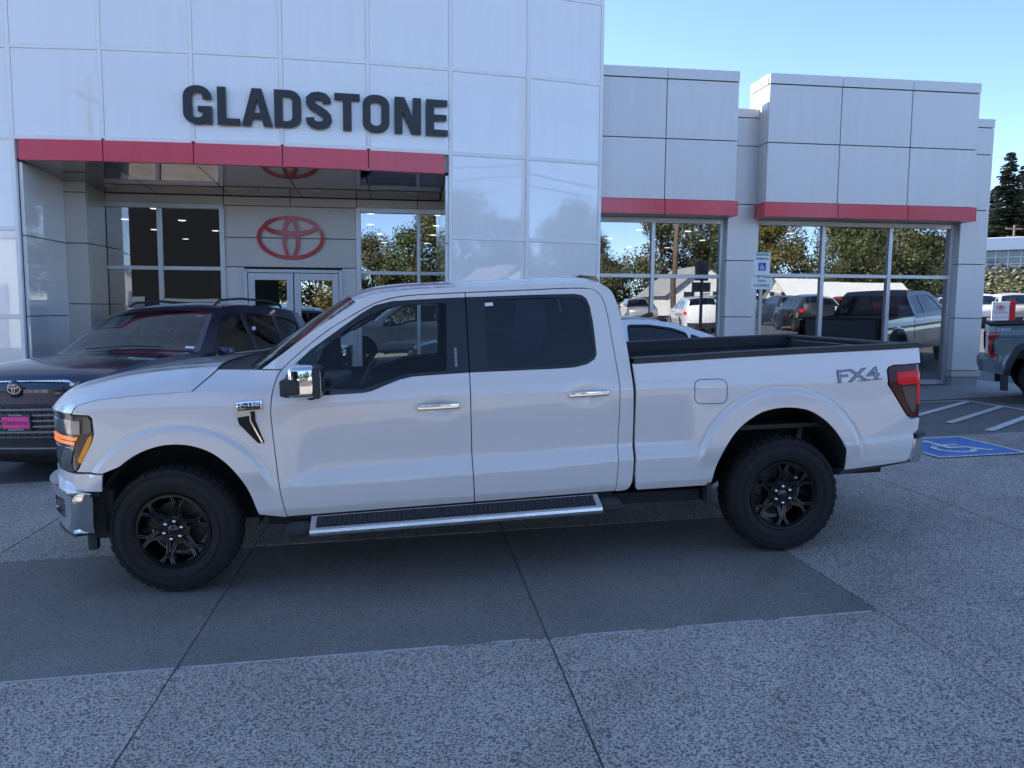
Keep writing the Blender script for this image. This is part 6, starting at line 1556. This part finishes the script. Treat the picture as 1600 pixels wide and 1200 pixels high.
# white barn-like shop and a low canopy building across the street (mirrored)
def gable(name, x, y, w, d, h, rz, label, wallm, roofm):
    b = empty(name, (x, y, zg(x, y)), (0, 0, rz)); tag(b, label, 'building', 'buildings mirrored in the glass')
    link('wall', mesh_pd('wall', [(-w / 2, -d / 2, 0), (w / 2, -d / 2, 0), (w / 2, d / 2, 0), (-w / 2, d / 2, 0), (-w / 2, -d / 2, h), (w / 2, -d / 2, h), (w / 2, d / 2, h), (-w / 2, d / 2, h), (0, -d / 2, h + w * .38), (0, d / 2, h + w * .38)], [(0, 1, 5, 4), (1, 2, 6, 5), (2, 3, 7, 6), (3, 0, 4, 7), (4, 5, 8), (6, 7, 9)]), wallm, b)
    for sg in (1, -1):
        link('roof', mesh_pd('roof', [(sg * (w / 2 + .4), -d / 2 - .4, h - .3), (sg * (w / 2 + .4), d / 2 + .4, h - .3), (0, d / 2 + .4, h + w * .38 + .06), (0, -d / 2 - .4, h + w * .38 + .06)], [(0, 1, 2, 3)]), roofm, b)
    for k in range(2): box('window', -w * .28 + k * w * .4, -w * .28 + k * w * .4 + .9, d / 2 + .01, d / 2 + .06, 1.0, 2.2, ob_g, b)
    box('door', -.5, .5, d / 2 + .01, d / 2 + .05, 0, 2.1, ps_g, b); return b
siding = M('white_siding', (.72, .72, .70), .6, noise=(2, .06)); rf_g = M('roof_grey', (.35, .35, .36), .6, noise=(2, .1))
gable('barn', 27, -44, 7.0, 9, 2.0, 0, 'white gabled shed across the street, mirrored in the left showroom window', siding, rf_g)
gable('house', 14.0, -44, 7, 9, 2.2, .2, 'white gabled house across the street, mirrored in the white tower panels', siding, siding)
gable('shed', 44, -46, 5.5, 14, 1.4, 1.5, 'long white shed across the street, mirrored in the right showroom window', siding, siding)
# unseen dark block added on the left to darken the entrance glazing's reflection
DB = empty('dark_reflection_block', (-20.5, -24, zg(-20, -24))); tag(DB, 'unseen charcoal block across the drive, added to darken the left entrance window reflection', 'building', 'buildings mirrored in the glass')
dk = M('reflection_charcoal', (.008, .009, .011), .9, spec=.08, noise=(1.5, .2)); box('wall', -11, 10.2, -10, 4, 0, 9.0, dk, DB); box('parapet', -11.2, 10.4, -10.2, 4.2, 9.0, 9.4, rf_g, DB)
for k in range(4): box('shopfront', -9.5 + 4.9 * k, -5.5 + 4.9 * k, 4.01, 4.06, .3, 2.6, ob_g, DB)
WB_ = empty('warehouse', (-38, -22, zg(-38, -22)), (0, 0, .25)); tag(WB_, 'long white warehouse down the drive, mirrored in the leftmost tower panel', 'building', 'buildings mirrored in the glass')
box('wall', -9, 16, -8, 6, 0, 5.6, siding, WB_); box('parapet', -9.2, 16.2, -8.2, 6.2, 5.6, 6.0, rf_g, WB_)
for k in range(4): box('loading_door', -7 + 5.6 * k, -4 + 5.6 * k, 6.01, 6.06, .1, 3.2, ps_g, WB_)
# street poles with wires (mirrored)
poles = [(14.3, -12, 13.4), (52, -15, 12.6), (-18, -11, 12.6)]
for k, (x, y, h) in enumerate(poles):
    p = empty('utility_pole', (x, y, zg(x, y))); tag(p, ('tall wooden pole mirrored in the white tower panels', 'tall wooden pole mirrored in the right showroom window', 'tall wooden pole down the street, mirrored left of the entrance')[k], 'utility pole', 'street poles mirrored in the glass')
    tube('pole', [(0, 0, 0), (.05, 0, h)], [.17, .11], pl_m, p); box('crossarm', -.06, .06, -1.2, 1.2, h - 1.0, h - .85, pl_m, p); box('transformer', .12, .5, -.2, .2, h - 4.2, h - 3.3, ps_g, p, .03)
wire_m = M('wire', (.02, .02, .022), .6)
for i, (a, b) in enumerate(((2, 0), (0, 1))):
    for j, (dy, dz) in enumerate(((-1.1, -.8), (0, -.8), (1.1, -.8), (0, -4.6), (0, -5.2))):
        A, B = poles[a], poles[b]; pts = []
        for k in range(13):
            t = k / 12; pts.append((lerp(A[0], B[0], t), lerp(A[1], B[1], t) + dy, lerp(A[2] + zg(A[0], A[1]), B[2] + zg(B[0], B[1]), t) + dz - 1.3 * 4 * t * (1 - t) * .6))
        tag(tube('overhead_wire', pts, .016 if j < 3 else .03, wire_m, None, 5), 'black overhead wire along the street, mirrored in the glass', 'wire', 'overhead wires')
# ------------------------------------------------------------------ parking sign in front of the glazing
SG = empty('parking_sign', (6.105, 12.9, zg(6.105, 12.9))); tag(SG, 'reserved accessible parking sign with a van plate below it, on a steel post', 'sign')
galv = M('galvanised_steel', (.42, .43, .45), .45, metal=.7, noise=(20, .1)); sg_w = M('sign_face_white', (.78, .80, .80), .4); sg_gr = M('sign_green_ink', (.02, .12, .10), .5); sg_b = M('sign_blue', (.02, .07, .42), .4)
zo = zg(6.105, 12.9)
box('post', -.028, .028, .004, .045, -.2, 2.79 - zo, galv, SG); box('sign_plate', -.146, .146, -.004, .002, 2.373 - zo, 2.780 - zo, sg_w, SG, .0); box('van_plate', -.205, .205, -.004, .002, 2.140 - zo, 2.340 - zo, sg_w, SG)
def stxt(t, sz, x, z, mat, xs=1.0):
    o = link('lettering', text_me(t, sz, .0005, xscale=xs, thick=.0012), mat, SG); o.matrix_local = Matrix.Translation((x, -.0055, z - zo)) @ Matrix.Rotation(rad(90), 4, 'X')
stxt('RESERVED', .055, 0, 2.735, sg_gr, .95); stxt('PARKING', .055, 0, 2.665, sg_gr, 1.0); stxt('VAN', .062, 0, 2.285, sg_gr, 1.2); stxt('ACCESSIBLE', .056, 0, 2.205, sg_gr, .95)
box('symbol_field', -.068, .068, -.0065, -.0045, 2.460 - zo, 2.600 - zo, sg_b, SG)
for q in isa_shapes(0, 2.53 - zo, .125): plate('symbol', q, sg_w, lambda u, v, w: (u, -.0080 + w, v), .001, SG)
for x0, x1, z0, z1 in ((-.143, .143, 2.770, 2.777), (-.143, .143, 2.376, 2.383)): box('border', x0, x1, -.0055, -.0045, z0 - zo, z1 - zo, sg_gr, SG)
